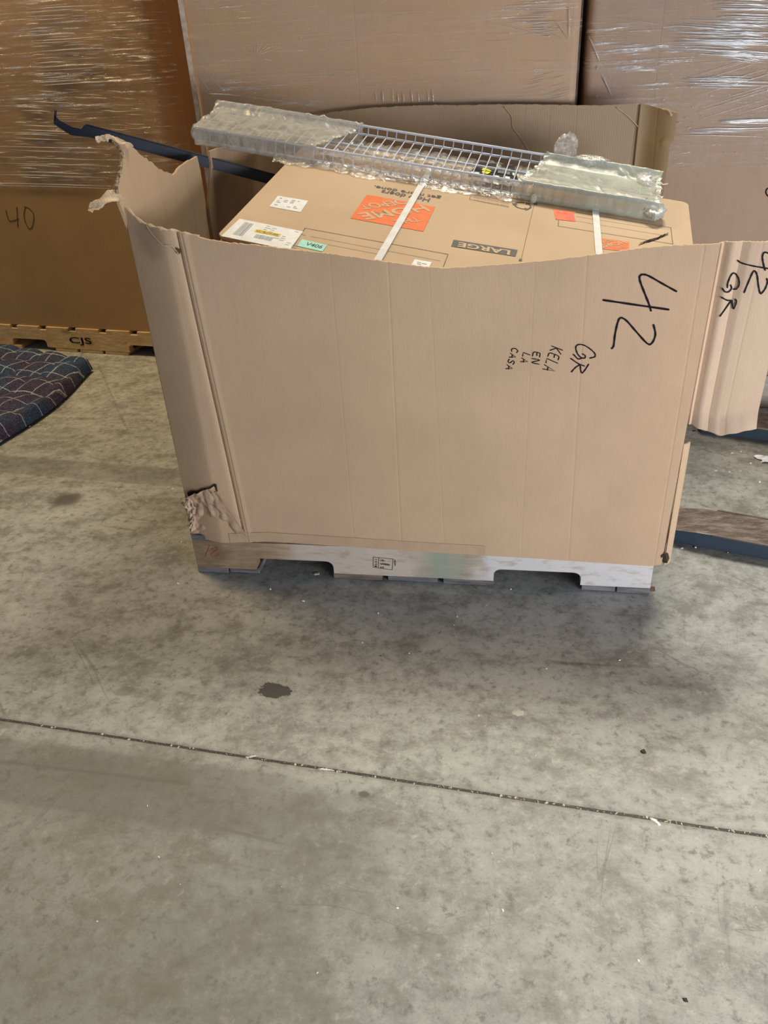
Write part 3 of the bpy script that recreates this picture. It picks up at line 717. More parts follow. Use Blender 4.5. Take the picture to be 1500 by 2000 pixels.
grid_text(C5, [(.62, .97, .25, .95)], 'label_print', s5, plain('faded_red', (.72, .16, .12), .6))
grid_text(C5, [(.1 + .06 * i, .12 + .06 * i, .12 + .06 * (i % 5), .18 + .07 * (i % 5)) for i in range(9)], 'label_print', s5, plain('red_print', (.6, .06, .04), .6))
mb = MB(); rr = random.Random(4)
for k in range(14):
    a_ = rr.uniform(0, .4); p_ = lambda f, o_: pxs(1246 + 56 * f, 480 - 22 * f + o_); pen(mb, [p_(a_, rr.uniform(-4, 3)), p_(a_ + .5, rr.uniform(-3, 3)), p_(min(1.05, a_ + .75), rr.uniform(-3, 3))], .0012, nn, .0008)
mb.build('pen_scribble', ink, BUN)
# straps
strap_m = plain('white_strap_plastic', (.80, .82, .86), .3)
for (a_, b_) in (((829, 353), (738, 510)), ((1161, 395), (1170, 505))):
    A_, B_ = pxs(*a_), pxs(*b_); dr = (B_ - A_) / np.linalg.norm(B_ - A_); sa = (A_ - p1).dot(vv); k0 = (TFAR - sa) / dr.dot(vv); k1 = (TN - sa) / dr.dot(vv)
    Pt, Pn = A_ + dr * k0, A_ + dr * k1; sd = np.cross(nn, dr) * .0085; h = nn * .0026; lo = -nn * .036
    path = [Pt + lo + vv * .003, Pt + vv * .003 + h * .7, Pt + h, Pn + h, Pn - vv * .003 + h * .7, Pn - vv * .003 + lo]
    mb = MB(); vs = [q + sd for q in path] + [q - sd for q in path]; m_ = len(path)
    mb.add(vs + [q + (nn * .0009) for q in vs], [(i, i+1, m_+i+1, m_+i) for i in range(m_-1)] + [(2*m_+i, 3*m_+i, 3*m_+i+1, 2*m_+i+1) for i in range(m_-1)] + [(i, 2*m_+i, 2*m_+i+1, i+1) for i in range(m_-1)] + [(m_+i, m_+i+1, 3*m_+i+1, 3*m_+i) for i in range(m_-1)])
    mb.build('strap', strap_m, BUN)

# boxes hidden under the bundle that hold it up
def slab_under(x, y): # z of the underside
    q = S3(.5, .5, -.0335); return q[2] - ((x - q[0]) * nn[0] + (y - q[1]) * nn[1]) / nn[2]
z1 = min(slab_under(x, y) for x in (.66, 1.19) for y in (.14, .62)); plain_box((.66, .14, .125), (1.19, .62, z1 - .001), 'plain brown box inside the open bin, under the low right side of the flat bundle')
z2 = min(slab_under(x, y) for x in (.30, .64) for y in (.55, .95)); plain_box((.30, .56, .125), (.64, .96, z2 - .001), 'plain brown box in the dark rear left of the open bin, under the bundle')

# ------------------------------------------------------------------ wire shelf
vinyl = plain('white_vinyl_wire', (.62, .68, .80), .3, nz=.03)
SH = thing('wire_shelf', tuple(S3(.4, .87, .004)), 'long white ventilated wire shelf with its ends bagged in plastic, across the flat bundle', 'wire shelf')
s0, s1_ = -.205, 1.035
TL, HL, HU, TBk, HB = .786, .011, .044, .948, .066
def rod(sA, sB, t_, h, r): mb = MB(); mb.tube([S3(sA, t_, h), S3((sA+sB)/2, t_, h - .001), S3(sB, t_, h)], r, 8); mb.build('long_rod', vinyl, SH, smooth=True)
rod(s0, s1_, TL, HL, .0032); rod(s0, s1_, TL, HU, .0032); rod(s0, s1_, .862, HU - .004, .0032); rod(s0, s1_, TBk, HU, .0034); rod(s0 + .02, s1_, TBk + .002, HB, .0034)
ncr = 46
for k in range(ncr):
    s = s0 + .006 + (s1_ - s0 - .012) * k / (ncr - 1)
    mb = MB(); mb.tube([S3(s, TL - .002, HL), S3(s, TL - .002, HU - .004), S3(s, TL + .002, HU + .001), S3(s, TBk - .004, HU + .001), S3(s, TBk, HU + .004), S3(s, TBk + .002, HB)], .0016, 6)
    mb.build('cross_wire', vinyl, SH, smooth=True)
# clear plastic film
def film_mat(name, base, lo, hi, scale, col, rough=.22, stretch=(1, 1, 1), tint=(1, 1, 1), gl=.25, glc=(1, 1, 1), rot=0.):
    t = NT(name); P = t.pos()
    nz = t.noise(scale, 6, .65, stretch, dist=1.2); n2 = t.noise(scale * 3.1, 4, .6, stretch, (3, 1, 4), 2)
    f = t.math('ADD', base, t.math('MULTIPLY', t.mapr(nz, lo, hi), 1 - base)); f = t.math('MULTIPLY', f, t.mapr(n2, .2, .6, .75, 1))
    nb = t.bump(t.math('ADD', nz, t.math('MULTIPLY', n2, .5)), .6, .003)
    df = t.n('ShaderNodeBsdfDiffuse', {'Color': (*col, 1), 'Normal': nb}).outputs[0]
    tl = t.n('ShaderNodeBsdfTranslucent', {'Color': (*col, 1)}).outputs[0]
    d = t.n('ShaderNodeMixShader', {0: .35, 1: df, 2: tl}).outputs[0]
    g = t.n('ShaderNodeBsdfGlossy', {'Color': (*glc, 1), 'Roughness': rough, 'Normal': nb}).outputs[0]
    tr = t.n('ShaderNodeBsdfTransparent', {'Color': (*tint, 1)}).outputs[0]
    body = t.n('ShaderNodeMixShader', {0: f, 1: tr, 2: d}).outputs[0]
    fr = t.n('ShaderNodeFresnel', {'IOR': 1.5, 'Normal': nb}).outputs[0]
    return t.done(t.n('ShaderNodeMixShader', {0: t.math('ADD', t.math('MINIMUM', t.math('MULTIPLY', fr, 1.0), .16), gl * .12, clamp=True), 1: body, 2: g}).outputs[0])
bag_l = film_mat('cloudy_bag_film', .34, .25, .75, 16, (.60, .60, .57), .3, gl=.05)
bag_r = film_mat('greenish_bag_film', .42, .25, .75, 14, (.55, .60, .54), .3, gl=.05)
clear = film_mat('clear_crinkled_film', .12, .45, .75, 38, (.86, .88, .9), .12)
def nz3(a, b, s, k=0.): return noise.noise(Vector((a * s, b * s, k)))
def sleeve(sa, sb, mat, name, seed, skew=.0):
    # wraps front lip, deck and back lip
    prof = [(TL + .030, -.0005), (TL - .004, .0005), (TL - .008, .010), (TL - .008, .040), (TL - .002, .050), (TL + .05, .052), (TBk - .03, .052), (TBk - .012, .060), (TBk + .002, .073), (TBk + .010, .068), (TBk + .012, .020)]
    L = [0]
    for i in range(1, len(prof)): L.append(L[-1] + math.hypot(prof[i][0] - prof[i-1][0], prof[i][1] - prof[i-1][1]))
    def P(u, v):
        q = v * L[-1]; t_ = np.interp(q, L, [p[0] for p in prof]); h = np.interp(q, L, [p[1] for p in prof])
        s = sa + (sb - sa) * u + skew * (t_ - TL) * (u if seed == 1 else (1 - u)) 
        a = nz3(s * .6, t_ + h, 13, seed) * .0035 + nz3(s, t_ - h, 36, seed + 5) * .0016 + (max(0, nz3(s * 1.3 + t_ * .8, t_ * .3 + h, 34, seed + 9)) ** 2) * .010
        ends = (min(u, 1 - u) < .04) * .006 * nz3(s, t_ * 3 + h, 60, 2)
        return S3(s + nz3(t_ + h, 0, 60, seed) * .010 * (u > .9 or u < .1), t_ + (a * .6 if v < .4 or v > .9 else 0), h + max(a, -.001) * (1 if .3 < v < .95 else .2) + ends)
    return grid_sheet(name, P, 120, 90, 0, mat, SH)
sleeve(s0 - .012, .135, bag_l, 'plastic_bag', 1, .50)
sleeve(.69, s1_ + .02, bag_r, 'plastic_bag', 3, .30)
# film inside the tray, hanging under the lip, loose tufts
def Pin(u, v):
    s = .11 + .60 * u; t_ = TL + .006 + (TBk - .012 - TL) * v
    return S3(s, t_, .024 + .006 * math.sqrt(abs(math.sin(s * math.pi / .0265))) * (.5 + v * .5) + nz3(s, t_, 40, 1) * .005)
grid_sheet('plastic_film', Pin, 220, 40, 0, film_mat('inner_crinkled_film', .42, .35, .8, 30, (.66, .67, .68), .2), SH)
def Pfr(u, v):
    s = .10 + .60 * u; return S3(s, TL - .006 + nz3(s, v, 50, 3) * .004, .004 + .038 * v)
grid_sheet('plastic_film', Pfr, 200, 14, 0, clear, SH)
def Psk(u, v):
    s = .02 + .66 * u; e = .022 + .018 * nz3(s, 0, 9, 6) + .010 * nz3(s, 0, 40, 6)
    return S3(s, TL - .004 - max(.004, e + .010) * v, max(.0016, .010 * (1 - v) + .006 * abs(nz3(s, v, 40, 2)) + .004 * abs(nz3(s, v * .3, 90, 7))))
grid_sheet('plastic_film', Psk, 260, 16, 0, clear, SH)
def tuft(cen, ax1, ax2, ax3, r1, r2, seed, mat, nu=34, nv=24):
    cen, ax1, ax2, ax3 = [A(q, float) for q in (cen, ax1, ax2, ax3)]
    def P(u, v):
        a = u * 2 * math.pi; b = (v - .5) * math.pi * .96; k = 1 + .30 * nz3(math.cos(a) * 1.2, math.sin(a) * 1.2 + v * 3, 1.6, seed) + .22 * nz3(math.cos(a) * 3, math.sin(a) * 3 + v * 7, 1.6, seed + 4)
        return cen + ax1 * math.cos(a) * math.cos(b) * r1 * k + ax2 * math.sin(b) * r2 * k + ax3 * math.sin(a) * math.cos(b) * r1 * .5 * k
    grid_sheet('plastic_film', P, nu, nv, 0, mat, SH)
tuft(S3(.79, TBk + .020, .085), d2, nn, vv, .030, .036, 1, clear)
tuft(S3(.865, TBk + .012, .068), d2, nn, vv, .05, .010, 2, clear)
tuft(S3(1.045, TL + .016, .022), d2, vv, nn, .030, .045, 3, film_mat('milky_bunched_film', .42, .3, .7, 40, (.74, .80, .78), .2))
tuft(S3(1.015, TBk - .03, .058), d2, vv, nn, .024, .040, 4, clear)
tuft(S3(s0 - .012, TL + .010, .028), d2, nn, vv, .014, .022, 5, clear)
tuft(S3(.735, TL - .012, .010), d2, nn, vv, .008, .014, 6, plain('white_knotted_film', (.85, .85, .84), .3))
mb = MB(); e0 = S3(1.03, TBk - .035, .055); mb.tube([e0, e0 + A([.018, 0, .0]), e0 + A([.030, 0, -.010]), e0 + A([.042, 0, -.008])], .0014, 5); mb.build('plastic_film', plain('twisted_film_tail', (.80, .77, .70), .4), SH, smooth=True)
# black product card seen through the wires
def sq(px, py, h): return onplane(px, py, p1 + nn * h, nn)
crd = MB(); hh = .030
pts = [sq(*q, hh) for q in ((938, 316), (1004, 324), (1012, 352), (914, 340))]; crd_o = plate('product_card', pts, tuple(-nn * .0015), plain('black_card', (.012, .012, .014), .35), SH); crd_o['label'] = 'black printed card with a yellow spot'
mb = MB()
mb.add([sq(949 + 9 * math.cos(a) * (1 + .25 * math.cos(3 * a)), 334 + 5.5 * math.sin(a) * (1 + .2 * math.sin(2 * a)), hh + .0012) for a in np.linspace(0, 6.28, 13)[:-1]], [tuple(range(12))]); mb.build('yellow_spot', plain('yellow_fluorescent', (.92, .92, .02), .4), crd_o)
mb = MB()
for (x, y, w_, h_) in ((928, 337, 16, 3), (948, 343, 8, 4), (970, 345, 10, 5), (991, 347, 10, 5), (1003, 340, 4, 8), (972, 324, 4, 5)): quad(mb, *[sq(x + i * w_ / 2, y + j * h_ / 2 + i * 1.2, hh + .0010) for i, j in ((-1, -1), (1, -1), (1, 1), (-1, 1))])
for i in range(9): quad(mb, *[sq(975 + i * 2.6 + a, 326 + i * .4 + b, hh + .0010) for a, b in ((0, 0), (.7, 0), (-1.6, 12), (-2.3, 12))])
mb.build('white_print', white_paper, crd_o)

# ------------------------------------------------------------------ navy steel rail poking out of the bin
navy = plain('navy_powder_coated_steel', (.026, .036, .056), .38)
def nv_pt(px, py): # plane through the rail: goes deeper as it runs right
    return onplane(px, py, (0, .535, 0), (-.42, 1, 0))
ra, rb = nv_pt(166, 243), nv_pt(540, 342); rdir = (rb - ra) / np.linalg.norm(rb - ra); rn_ = A([-.42, 1, 0]); rn_ = rn_ - rdir * rn_.dot(rdir); rn_ /= np.linalg.norm(rn_); rup = np.cross(rdir, rn_)
if rup[2] < 0: rup = -rup
hgt = abs((nv_pt(353, 316) - nv_pt(353, 294)).dot(rup))
RL = thing('steel_rail', tuple(rb), 'navy blue steel rail with hooked end sticking out left of the open bin', 'rail')
ta = 0; tip = nv_pt(105, 236); a_len = (tip - ra).dot(rdir); Lr = np.linalg.norm(rb - ra) + .14
pts2 = [(a_len + .000, .012), (a_len + .002, .002), (a_len + .012, -.006), (.0 - .030, -.014), (-.008, -.013), (0, 0), (.006, .002), (Lr, .0), (Lr, -hgt), (.015, -hgt), (-.030, -.034), (a_len + .03, -.030), (a_len, -.018)]
o_ = plate('rail_web', [ra + rdir * a + rup * b for a, b in pts2], tuple(rn_ * .003), navy, RL)
mb = MB(); fr = lambda q: tuple(ra + rdir * q[0] + rup * q[1] + rn_ * q[2]); mb.box((.004, -.002, 0), (Lr, .001, .022), fr); mb.build('top_flange', navy, RL)
mb = MB(); mb.box((.05, -hgt, -.004), (Lr, -hgt + .003, .003), fr); mb.build('bottom_lip', navy, RL)
mb = MB(); mb.box((a_len, -.010, 0), (a_len + .004, .014, .016), fr); mb.build('hook_tab', navy, RL)

# ------------------------------------------------------------------ wrapped bins behind
def stretch_film(name, seed, density, white, patch, film_tint=(.995, .99, .985), haze=.05, xs=2.2, zs=95):
    t = NT(name); P = t.pos()
    st = t.noise(1.0, 5, .72, (xs, xs, zs), (seed, seed * 2, 0), .25)
    s2 = t.noise(1.0, 4, .7, (xs * 3.3, xs, zs * 2.4), (seed, 5, 1), .4)
    gate = t.noise(2.6, 3, .55, (1, 1, 1.6), (seed * 3, 1, seed), .8)
    g = t.mapr(gate, density, density + .10)
    for (x0, x1, z0, z1, amt) in patch:   # zones where the film is gathered
        bx = t.math('MULTIPLY', t.mapr(t.x, x0, x0 + .10), t.mapr(t.x, x1, x1 - .10)); bz = t.math('MULTIPLY', t.mapr(t.z, z0, z0 + .04), t.mapr(t.z, z1, z1 - .05))
        g = t.math('ADD', g, t.math('MULTIPLY', t.math('MULTIPLY', bx, bz), amt), clamp=True)
    line = t.mapr(st, .545, .60); line2 = t.mapr(s2, .60, .68)
    f = t.math('MULTIPLY', t.math('MAXIMUM', line, t.math('MULTIPLY', line2, .7)), g)
    f = t.math('MULTIPLY', f, t.mapr(t.noise(1, 3, .6, (14, 14, 60), (seed, 2, 2)), .40, .62))
    hz_ = t.math('MULTIPLY', t.mapr(t.noise(3, 5, .6, (1, 1, 2), (seed, 8, 8)), .35, .65), haze)
    fac = t.math('ADD', t.math('MULTIPLY', f, white), t.math('ADD', hz_, t.math('MULTIPLY', t.mapr(st, .46, .62), .07)), clamp=True)
    hgt_ = t.math('ADD', st, t.math('MULTIPLY', s2, .5))
    nb = t.bump(t.math('ADD', hgt_, t.math('MULTIPLY', t.noise(6, 4), .7)), .8, .006)
    df = t.n('ShaderNodeBsdfDiffuse', {'Color': (.93, .94, .97, 1), 'Normal': nb}).outputs[0]
    tr = t.n('ShaderNodeBsdfTransparent', {'Color': (*film_tint, 1)}).outputs[0]
    g1 = t.n('ShaderNodeBsdfGlossy', {'Color': (1, 1, 1, 1), 'Roughness': .14, 'Normal': nb}).outputs[0]
    body = t.n('ShaderNodeMixShader', {0: fac, 1: tr, 2: df}).outputs[0]
    fr = t.n('ShaderNodeFresnel', {'IOR': 1.45, 'Normal': nb}).outputs[0]
    return t.done(t.n('ShaderNodeMixShader', {0: t.math('ADD', t.math('MINIMUM', t.math('MULTIPLY', fr, .9), .08), t.math('MULTIPLY', f, .45), clamp=True), 1: body, 2: g1}).outputs[0])

def big_bin(loc, ang, W_, D_, z0, z1, film_z, mats, label, rad=.03, seedn=1, film_off=.006, wr=.004):
    """wrapped bin: rounded rectangular body, film sleeve around it from film_z up"""
    root = thing('wrapped_cardboard_bin', loc, label, 'cardboard bin'); ca, sa_ = math.cos(ang), math.sin(ang)
    def fr(x, y, z): return A([loc[0] + x * ca - y * sa_, loc[1] + x * sa_ + y * ca, z])
    def loop(off, rd, k=7, dens=60):
        pts = []
        for (cx, cy, a0) in ((W_ - rd, rd, -math.pi / 2), (W_ - rd, D_ - rd, 0), (rd, D_ - rd, math.pi / 2), (rd, rd, math.pi)):
            for q in range(k): th = a0 + math.pi / 2 * q / (k - 1); pts.append((cx + (rd + off) * math.cos(th), cy + (rd + off) * math.sin(th)))
        return pts
    lp = loop(0, rad); mb = MB(); n_ = len(lp)
    mb.add([fr(x, y, z0) for x, y in lp] + [fr(x, y, z1) for x, y in lp], [(i, (i+1) % n_, n_+(i+1) % n_, n_+i) for i in range(n_)] + [tuple(range(n_))[::-1], tuple(range(n_, 2*n_))])
    body = mb.build('bin_body', mats[0], root)
    for p in body.data.polygons: p.use_smooth = len(p.vertices) == 4
    body.modifiers.new('s', 'EDGE_SPLIT').split_angle = math.radians(35)
    # film: front side finely gridded with real wrinkles, other sides plain
    nx, nz_ = 110, 300
    def Pf(u, v):
        # parameter runs from left side round the front to the right side
        sd = .10; q = -sd + u * (W_ + 2 * sd)
        r_ = rad + film_off
        if q < rad:
            arc = max(0, min(1, (q + .0 + rad * .57) / (rad * 1.57))); th = math.pi + math.pi / 2 * arc; x, y = rad + r_ * math.cos(th), rad + r_ * math.sin(th)
            if arc <= 0: x, y = -film_off, rad + (-(q + rad * .57))
        elif q > W_ - rad:
            arc = max(0, min(1, (q - (W_ - rad)) / (rad * 1.57))); th = -math.pi / 2 + math.pi / 2 * arc; x, y = W_ - rad + r_ * math.cos(th), rad + r_ * math.sin(th)
            if arc >= 1: x, y = W_ + film_off, rad + (q - (W_ - rad) - rad * 1.57)
        else: x, y = q, -film_off
        z = film_z + (z1 - film_z) * v
        zz = z + .03 * math.sin(x * 2.5 + seedn)
        a = noise.noise(Vector((x * 1.6 + seedn, zz * 34, seedn))) + .5 * noise.noise(Vector((x * 3 + 9, zz * 90, seedn)))
        y2 = y - wr * max(-.6, a) if -.0 <= q <= W_ else y
        if v < .01: z += .006 * noise.noise(Vector((x * 6, 1, seedn)))
        return fr(x, y2, z)
    grid_sheet('stretch_film', Pf, nx, nz_, 0, mats[1], root)
    mb = MB(); lp2 = loop(film_off, rad)
    return root, body, fr
CB_L = cardboard('wrapped_bin_cardboard_warm', (.43, .265, .125), ((-1.35, 0, .3),), rough=.6)  # warm, dim light on the left put into this browner tone
CB_M = cardboard('wrapped_bin_cardboard_mid', (.66, .45, .285), ((.34, 0, .7),), rough=.6)
CB_R = cardboard('wrapped_bin_cardboard_pale', (.54, .385, .27), ((1.27, 0, .9),), rough=.6)
# left, further back, on the pallet marked CJS
angL = math.radians(-9.0); pR = onZ(255, 695); dL = A([math.cos(angL), math.sin(angL), 0])
mid_end = pR; LP = 1.219; foot_end = .835   # the middle foot ends this far along
locL = mid_end - dL * foot_end
def frL(q): return tuple(A([locL[0], locL[1], 0]) + dL * q[0] + A([-dL[1], dL[0], 0]) * q[1] + A([0, 0, q[2]]))
PL = pallet('wooden_pallet', frL, LP, 1.016, (new_pine, new_pine, new_pine), 'fresh pale wooden pallet stencilled CJS under the left wrapped bin', notches=[(.13, .345), (foot_end, foot_end + .235)], ntop=7, bw=.135)
mb = MB(); nL = A([dL[1], -dL[0], 0]); pc = onplane(138, 673.5, A([locL[0], locL[1], 0]) + nL * .001, nL); pe = onplane(181, 676, A([locL[0], locL[1], 0]) + nL * .001, nL)
text_fit(mb, 'CJS', pc, dL, (0, 0, 1), np.linalg.norm(pe - pc), .042, nL, .0006, .012); mb.build('stencilled_letters', ink, PL)
binL_loc = (locL[0] - dL[0] * .0, locL[1] - dL[1] * .0 + .012, .125)
film_zL = onplane(150, 368, A([locL[0], locL[1], 0]), nL)[2]
film_L = stretch_film('stretch_film_left', 1.0, .46, .62, ((-1.62, -.50, .80, 1.75, .45),), haze=.04)
WL_ = 1.275
rootL, bodyL, fL = big_bin(binL_loc, angL, WL_, 1.0, .1255, 1.85, film_zL, (CB_L, film_L), 'tall brown wrapped bin at far left standing on the CJS pallet', rad=.06, seedn=3)
mb = MB(); pn = A([locL[0], locL[1] + .012, 0])
for st in ([(12, 411), (15, 424), (20, 432), (37, 428)], [(33, 405), (34, 425), (35, 443)], [(48, 404), (58, 408), (66, 420), (64, 440), (58, 447), (50, 435), (47, 418), (50, 405)]):
    pen(mb, [onplane(*q, pn, nL) for q in st], .006, nL, .0012)
mb.build('handwriting', plain('faded_marker', (.12, .06, .03), .7), bodyL)
# middle, right behind the open bin
locM = (-.205, 1.075, .0)
film_M = stretch_film('stretch_film_middle', 4.0, .52, .55, ((.72, 1.00, 1.22, 1.40, .85), (.30, .85, 1.0, 1.14, .10), (-.15, .30, 1.26, 1.40, .2)), haze=.07)
PM = pallet('wooden_pallet', lambda q: (q[0] - .205, q[1] + 1.082, q[2]), 1.219, 1.016, (new_pine, new_pine, new_pine), 'pale wooden pallet under the middle wrapped bin behind the open bin')
rootM, bodyM, fM = big_bin((-.205, 1.085, .125), 0, 1.222, 1.0, .1255, 1.85, .30, (CB_M, film_M), 'tall brown wrapped bin in the middle, directly behind the open bin', rad=.022, seedn=7)
# folded corner post strip of the middle bin
mb = MB(); mb.box((-.212, 1.074, .3), (-.196, 1.079, 1.8)); mb.build('corner_strip', plain('pale_corner_board', (.66, .54, .44), .5, nz=.2), rootM)
# right
film_R = stretch_film('stretch_film_right', 9.0, .50, .85, ((1.38, 2.2, 1.13, 1.36, .9), (1.30, 2.2, 1.02, 1.06, .8), (1.36, 2.2, .86, .90, .9)), haze=.08)
film_zR = onY(1400, 327, 1.22)[2]
PR_ = pallet('wooden_pallet', lambda q: (q[0] + 1.06, q[1] + 1.215, q[2]), 1.219, 1.016, (pale_pine, pale_pine, pale_pine), 'pale wooden pallet under the right wrapped bin, mostly hidden by the flap')
rootR, bodyR, fR = big_bin((1.055, 1.225, .125), 0, 1.22, 1.0, .1255, 1.85, film_zR, (CB_R, film_R), 'tall pale brown wrapped bin at right behind the side flap', rad=.02, seedn=11)
mb = MB(); pen(mb, [onY(*q, 1.2245) for q in ((1503, 366), (1497, 370), (1496, 377), (1500, 383), (1506, 384))], .005, N_F, .0012); mb.build('handwriting', ink, bodyR)
# gathered film ropes and loose creases, real thin strands on the sleeves
rope_m = NT('gathered_film_rope'); _g = rope_m.n('ShaderNodeMixShader', {0: .45, 1: rope_m.bsdf((.93, .94, .96), .2, None, 0, .8), 2: rope_m.n('ShaderNodeBsdfGlossy', {'Color': (1, 1, 1, 1), 'Roughness': .22}).outputs[0]}).outputs[0]
_s = rope_m.n('ShaderNodeMixShader', {0: .85, 1: rope_m.n('ShaderNodeBsdfTransparent').outputs[0], 2: _g}).outputs[0]; rope_m = rope_m.done(_s)
def ropes(root, plane_p, plane_n, lst, seed):
    rr = random.Random(seed)
    mb = MB(); pn_ = A(plane_n, float)
    for (x0, y0, x1, y1, r) in lst:
        k = 14; a = []
        ph = rr.uniform(0, 6)
        for i in range(k + 1):
            f = i / k; p = onplane(x0 + (x1 - x0) * f, y0 + (y1 - y0) * f + math.sin(f * 3.1) * 1.2 * math.sin(ph), plane_p, plane_n); a.append(p)
        rad_ = [max(.0002, r * math.sin(math.pi * (i + .3) / (k + .6)) * (.6 + .5 * rr.random())) for i in range(k + 1)]
        mb.tube(a, rad_, 6)
    mb.build('film_wrinkles', rope_m, root, smooth=True)['kind'] = 'stuff'
rr = random.Random(12); lst = []
for i in range(46):   # left bin: near level wrinkles starting on one slanted line
    y = 2 + i * 7.6 + rr.uniform(-2, 2); xs_ = 42 + y * .17 + rr.uniform(-2, 6)
    if y > 185: xs_ = rr.uniform(5, 70)
    if y > 260: xs_ = rr.uniform(-30, 60)
    L_ = rr.choice((25, 40, 60, 90, 140)); sl = -.06 if y < 175 else .04
    lst.append((xs_, y, xs_ + L_, y + L_ * sl, rr.uniform(.0012, .0026)))
    for q in range(3):
        x2 = rr.uniform(90, 290); L2 = rr.uniform(12, 60); y2 = y + rr.uniform(-4, 4); lst.append((x2, y2 - (x2 - 100) * (.05 if y < 175 else -.03), x2 + L2, y2 - (x2 + L2 - 100) * (.05 if y < 175 else -.03), rr.uniform(.0006, .0015)))
lst = [q for q in lst if q[2] < 300 and not (q[3] > 364)]
for y in (262, 290, 310, 322, 345, 361, 366): lst.append((-20, y - 4, 225, y + 2 + (y > 300) * 1, .0016))
ropes(rootL, A([binL_loc[0], binL_loc[1], 0]) + nL * .009, nL, lst, 1)
lst = []
for i in range(15): lst.append((1010 + rr.uniform(-40, 30) + i * 2, 12 + i * 4.2, 1080 + rr.uniform(-10, 30), 10 + i * 4.2 + rr.uniform(-3, 3), rr.uniform(.0006, .0014)))
lst += [(930, 38, 1110, 80, .0012), (1112, 0, 1112, 80, .0016), (1085, 40, 1112, 78, .001), (1070, 60, 1110, 80, .001), (405, 183, 470, 187, .0022), (470, 187, 640, 212, .0007), (375, 128, 440, 222, .0008), (395, 130, 460, 205, .0006), (515, 115, 530, 118, .0022), (455, 118, 475, 121, .001)]
for i in range(8): lst.append((500, 108, 478 + i * 9, 80 + abs(i - 4) * 5, .0005))
for i in range(20): x = rr.uniform(560, 1050); y = rr.uniform(20, 180); lst.append((x, y, x + rr.uniform(30, 90), y + rr.uniform(-5, 2), .0004))
for i in range(9): x = 735 + i * 14 + rr.uniform(-4, 4); lst.append((x, 165 + rr.uniform(0, 15), x + 2, 200, rr.uniform(.0006, .0015)))
for i in range(12): x = rr.uniform(1020, 1085); lst.append((x, 195 - i * 4, x + 40, 185 - i * 4, .0006))
ropes(rootM, A([0, 1.077, 0]), (0, 1, 0), lst, 2)
lst = []
for (yc, n_, x0, x1, hgt_, sl, rmx) in ((20, 20, 1385, 1420, 28, .01, .0022), (75, 60, 1300, 1440, 42, .03, .0026), (105, 24, 1380, 1450, 16, .06, .002), (160, 22, 1330, 1400, 15, .0, .0022), (240, 14, 1400, 1430, 6, -.03, .0024), (256, 12, 1340, 1400, 10, -.01, .002)):
    for i in range(n_): y = yc + rr.uniform(-hgt_, hgt_) * (.4 + .6 * rr.random()); x = rr.uniform(x0, x1); lst.append((x, y - 2, min(1530, x + rr.uniform(40, 170)), y + rr.uniform(-3, 3) + sl * 100, rr.uniform(.0006, rmx)))
lst += [(1150, 70, 1172, 122, .0026), (1176, 147, 1195, 187, .0022), (1168, 128, 1166, 136, .002), (1315, 264, 1500, 268, .0014), (1185, 33, 1320, 52, .0006), (1170, 86, 1310, 90, .0006)]
for i in range(30): x = rr.uniform(1160, 1480); y = rr.uniform(130, 320); lst.append((x, y, x + rr.uniform(3, 8), y + rr.uniform(-1, 1), .0012))
for i in range(12): x = rr.uniform(1330, 1430); y = 235 - i * 8; lst.append((x, y, x + 150, y - 45, .0005))
ropes(rootR, A([0, 1.217, 0]), (0, 1, 0), lst, 3)

# ------------------------------------------------------------------ plaid moving blanket pad on the floor
t = NT('navy_plaid_quilt'); P = t.pos()
mp = t.n('ShaderNodeMapping', {0: P}, vector_type='TEXTURE'); mp.inputs['Rotation'].default_value = (0, 0, math.radians(-14)); sx = t.n('ShaderNodeSeparateXYZ', {0: mp.outputs[0]})
def lines(v, per, wd, off=0.):
    m_ = t.math('ABSOLUTE', t.math('SUBTRACT', t.math('FRACT', t.math('ADD', t.math('DIVIDE', v, per), off)), .5)); return t.mapr(m_, wd, wd * .4)
wob = t.math('MULTIPLY', t.math('SUBTRACT', t.noise(9, 3), .5), .03)
vx = t.math('ADD', sx.outputs[0], wob); vy = t.math('ADD', sx.outputs[1], wob)
c = t.mix(t.mapr(t.noise(180, 3, .7), .35, .7), (.018, .028, .065), (.065, .12, .23))
c = t.mix(t.mapr(t.noise(3.5, 2, .5, off=(2, 1, 0)), .42, .6), c, t.mix(t.mapr(t.noise(180, 3), .35, .7), (.028, .026, .05), (.095, .085, .15)))
ln = t.math('MAXIMUM', lines(vx, .085, .034), lines(vy, .10, .030, .3)); ln = t.math('MAXIMUM', ln, t.math('MULTIPLY', lines(vx, .17, .010, .22), .5))
c = t.mix(t.math('MULTIPLY', ln, t.mapr(t.noise(120, 3), .3, .6, .3, .8)), c, (.55, .57, .66))
quilt = t.done(t.bsdf(c, .85, t.bump(t.noise(260, 4, .7), .6, .003), 0, .15))
pad = thing('quilted_pad', (-1.5, 1.2, 0), 'navy blue plaid quilted pad lying on the floor at left', 'blanket')
K0, K1 = onZ(183, 726)[:2], onZ(0, 868)[:2]; K1 = K0 + (K1 - K0) * 1.15; K3 = onZ(0, 690)[:2]; K3 = K0 + (K3 - K0) * 1.5; K2 = K1 + (K3 - K0)
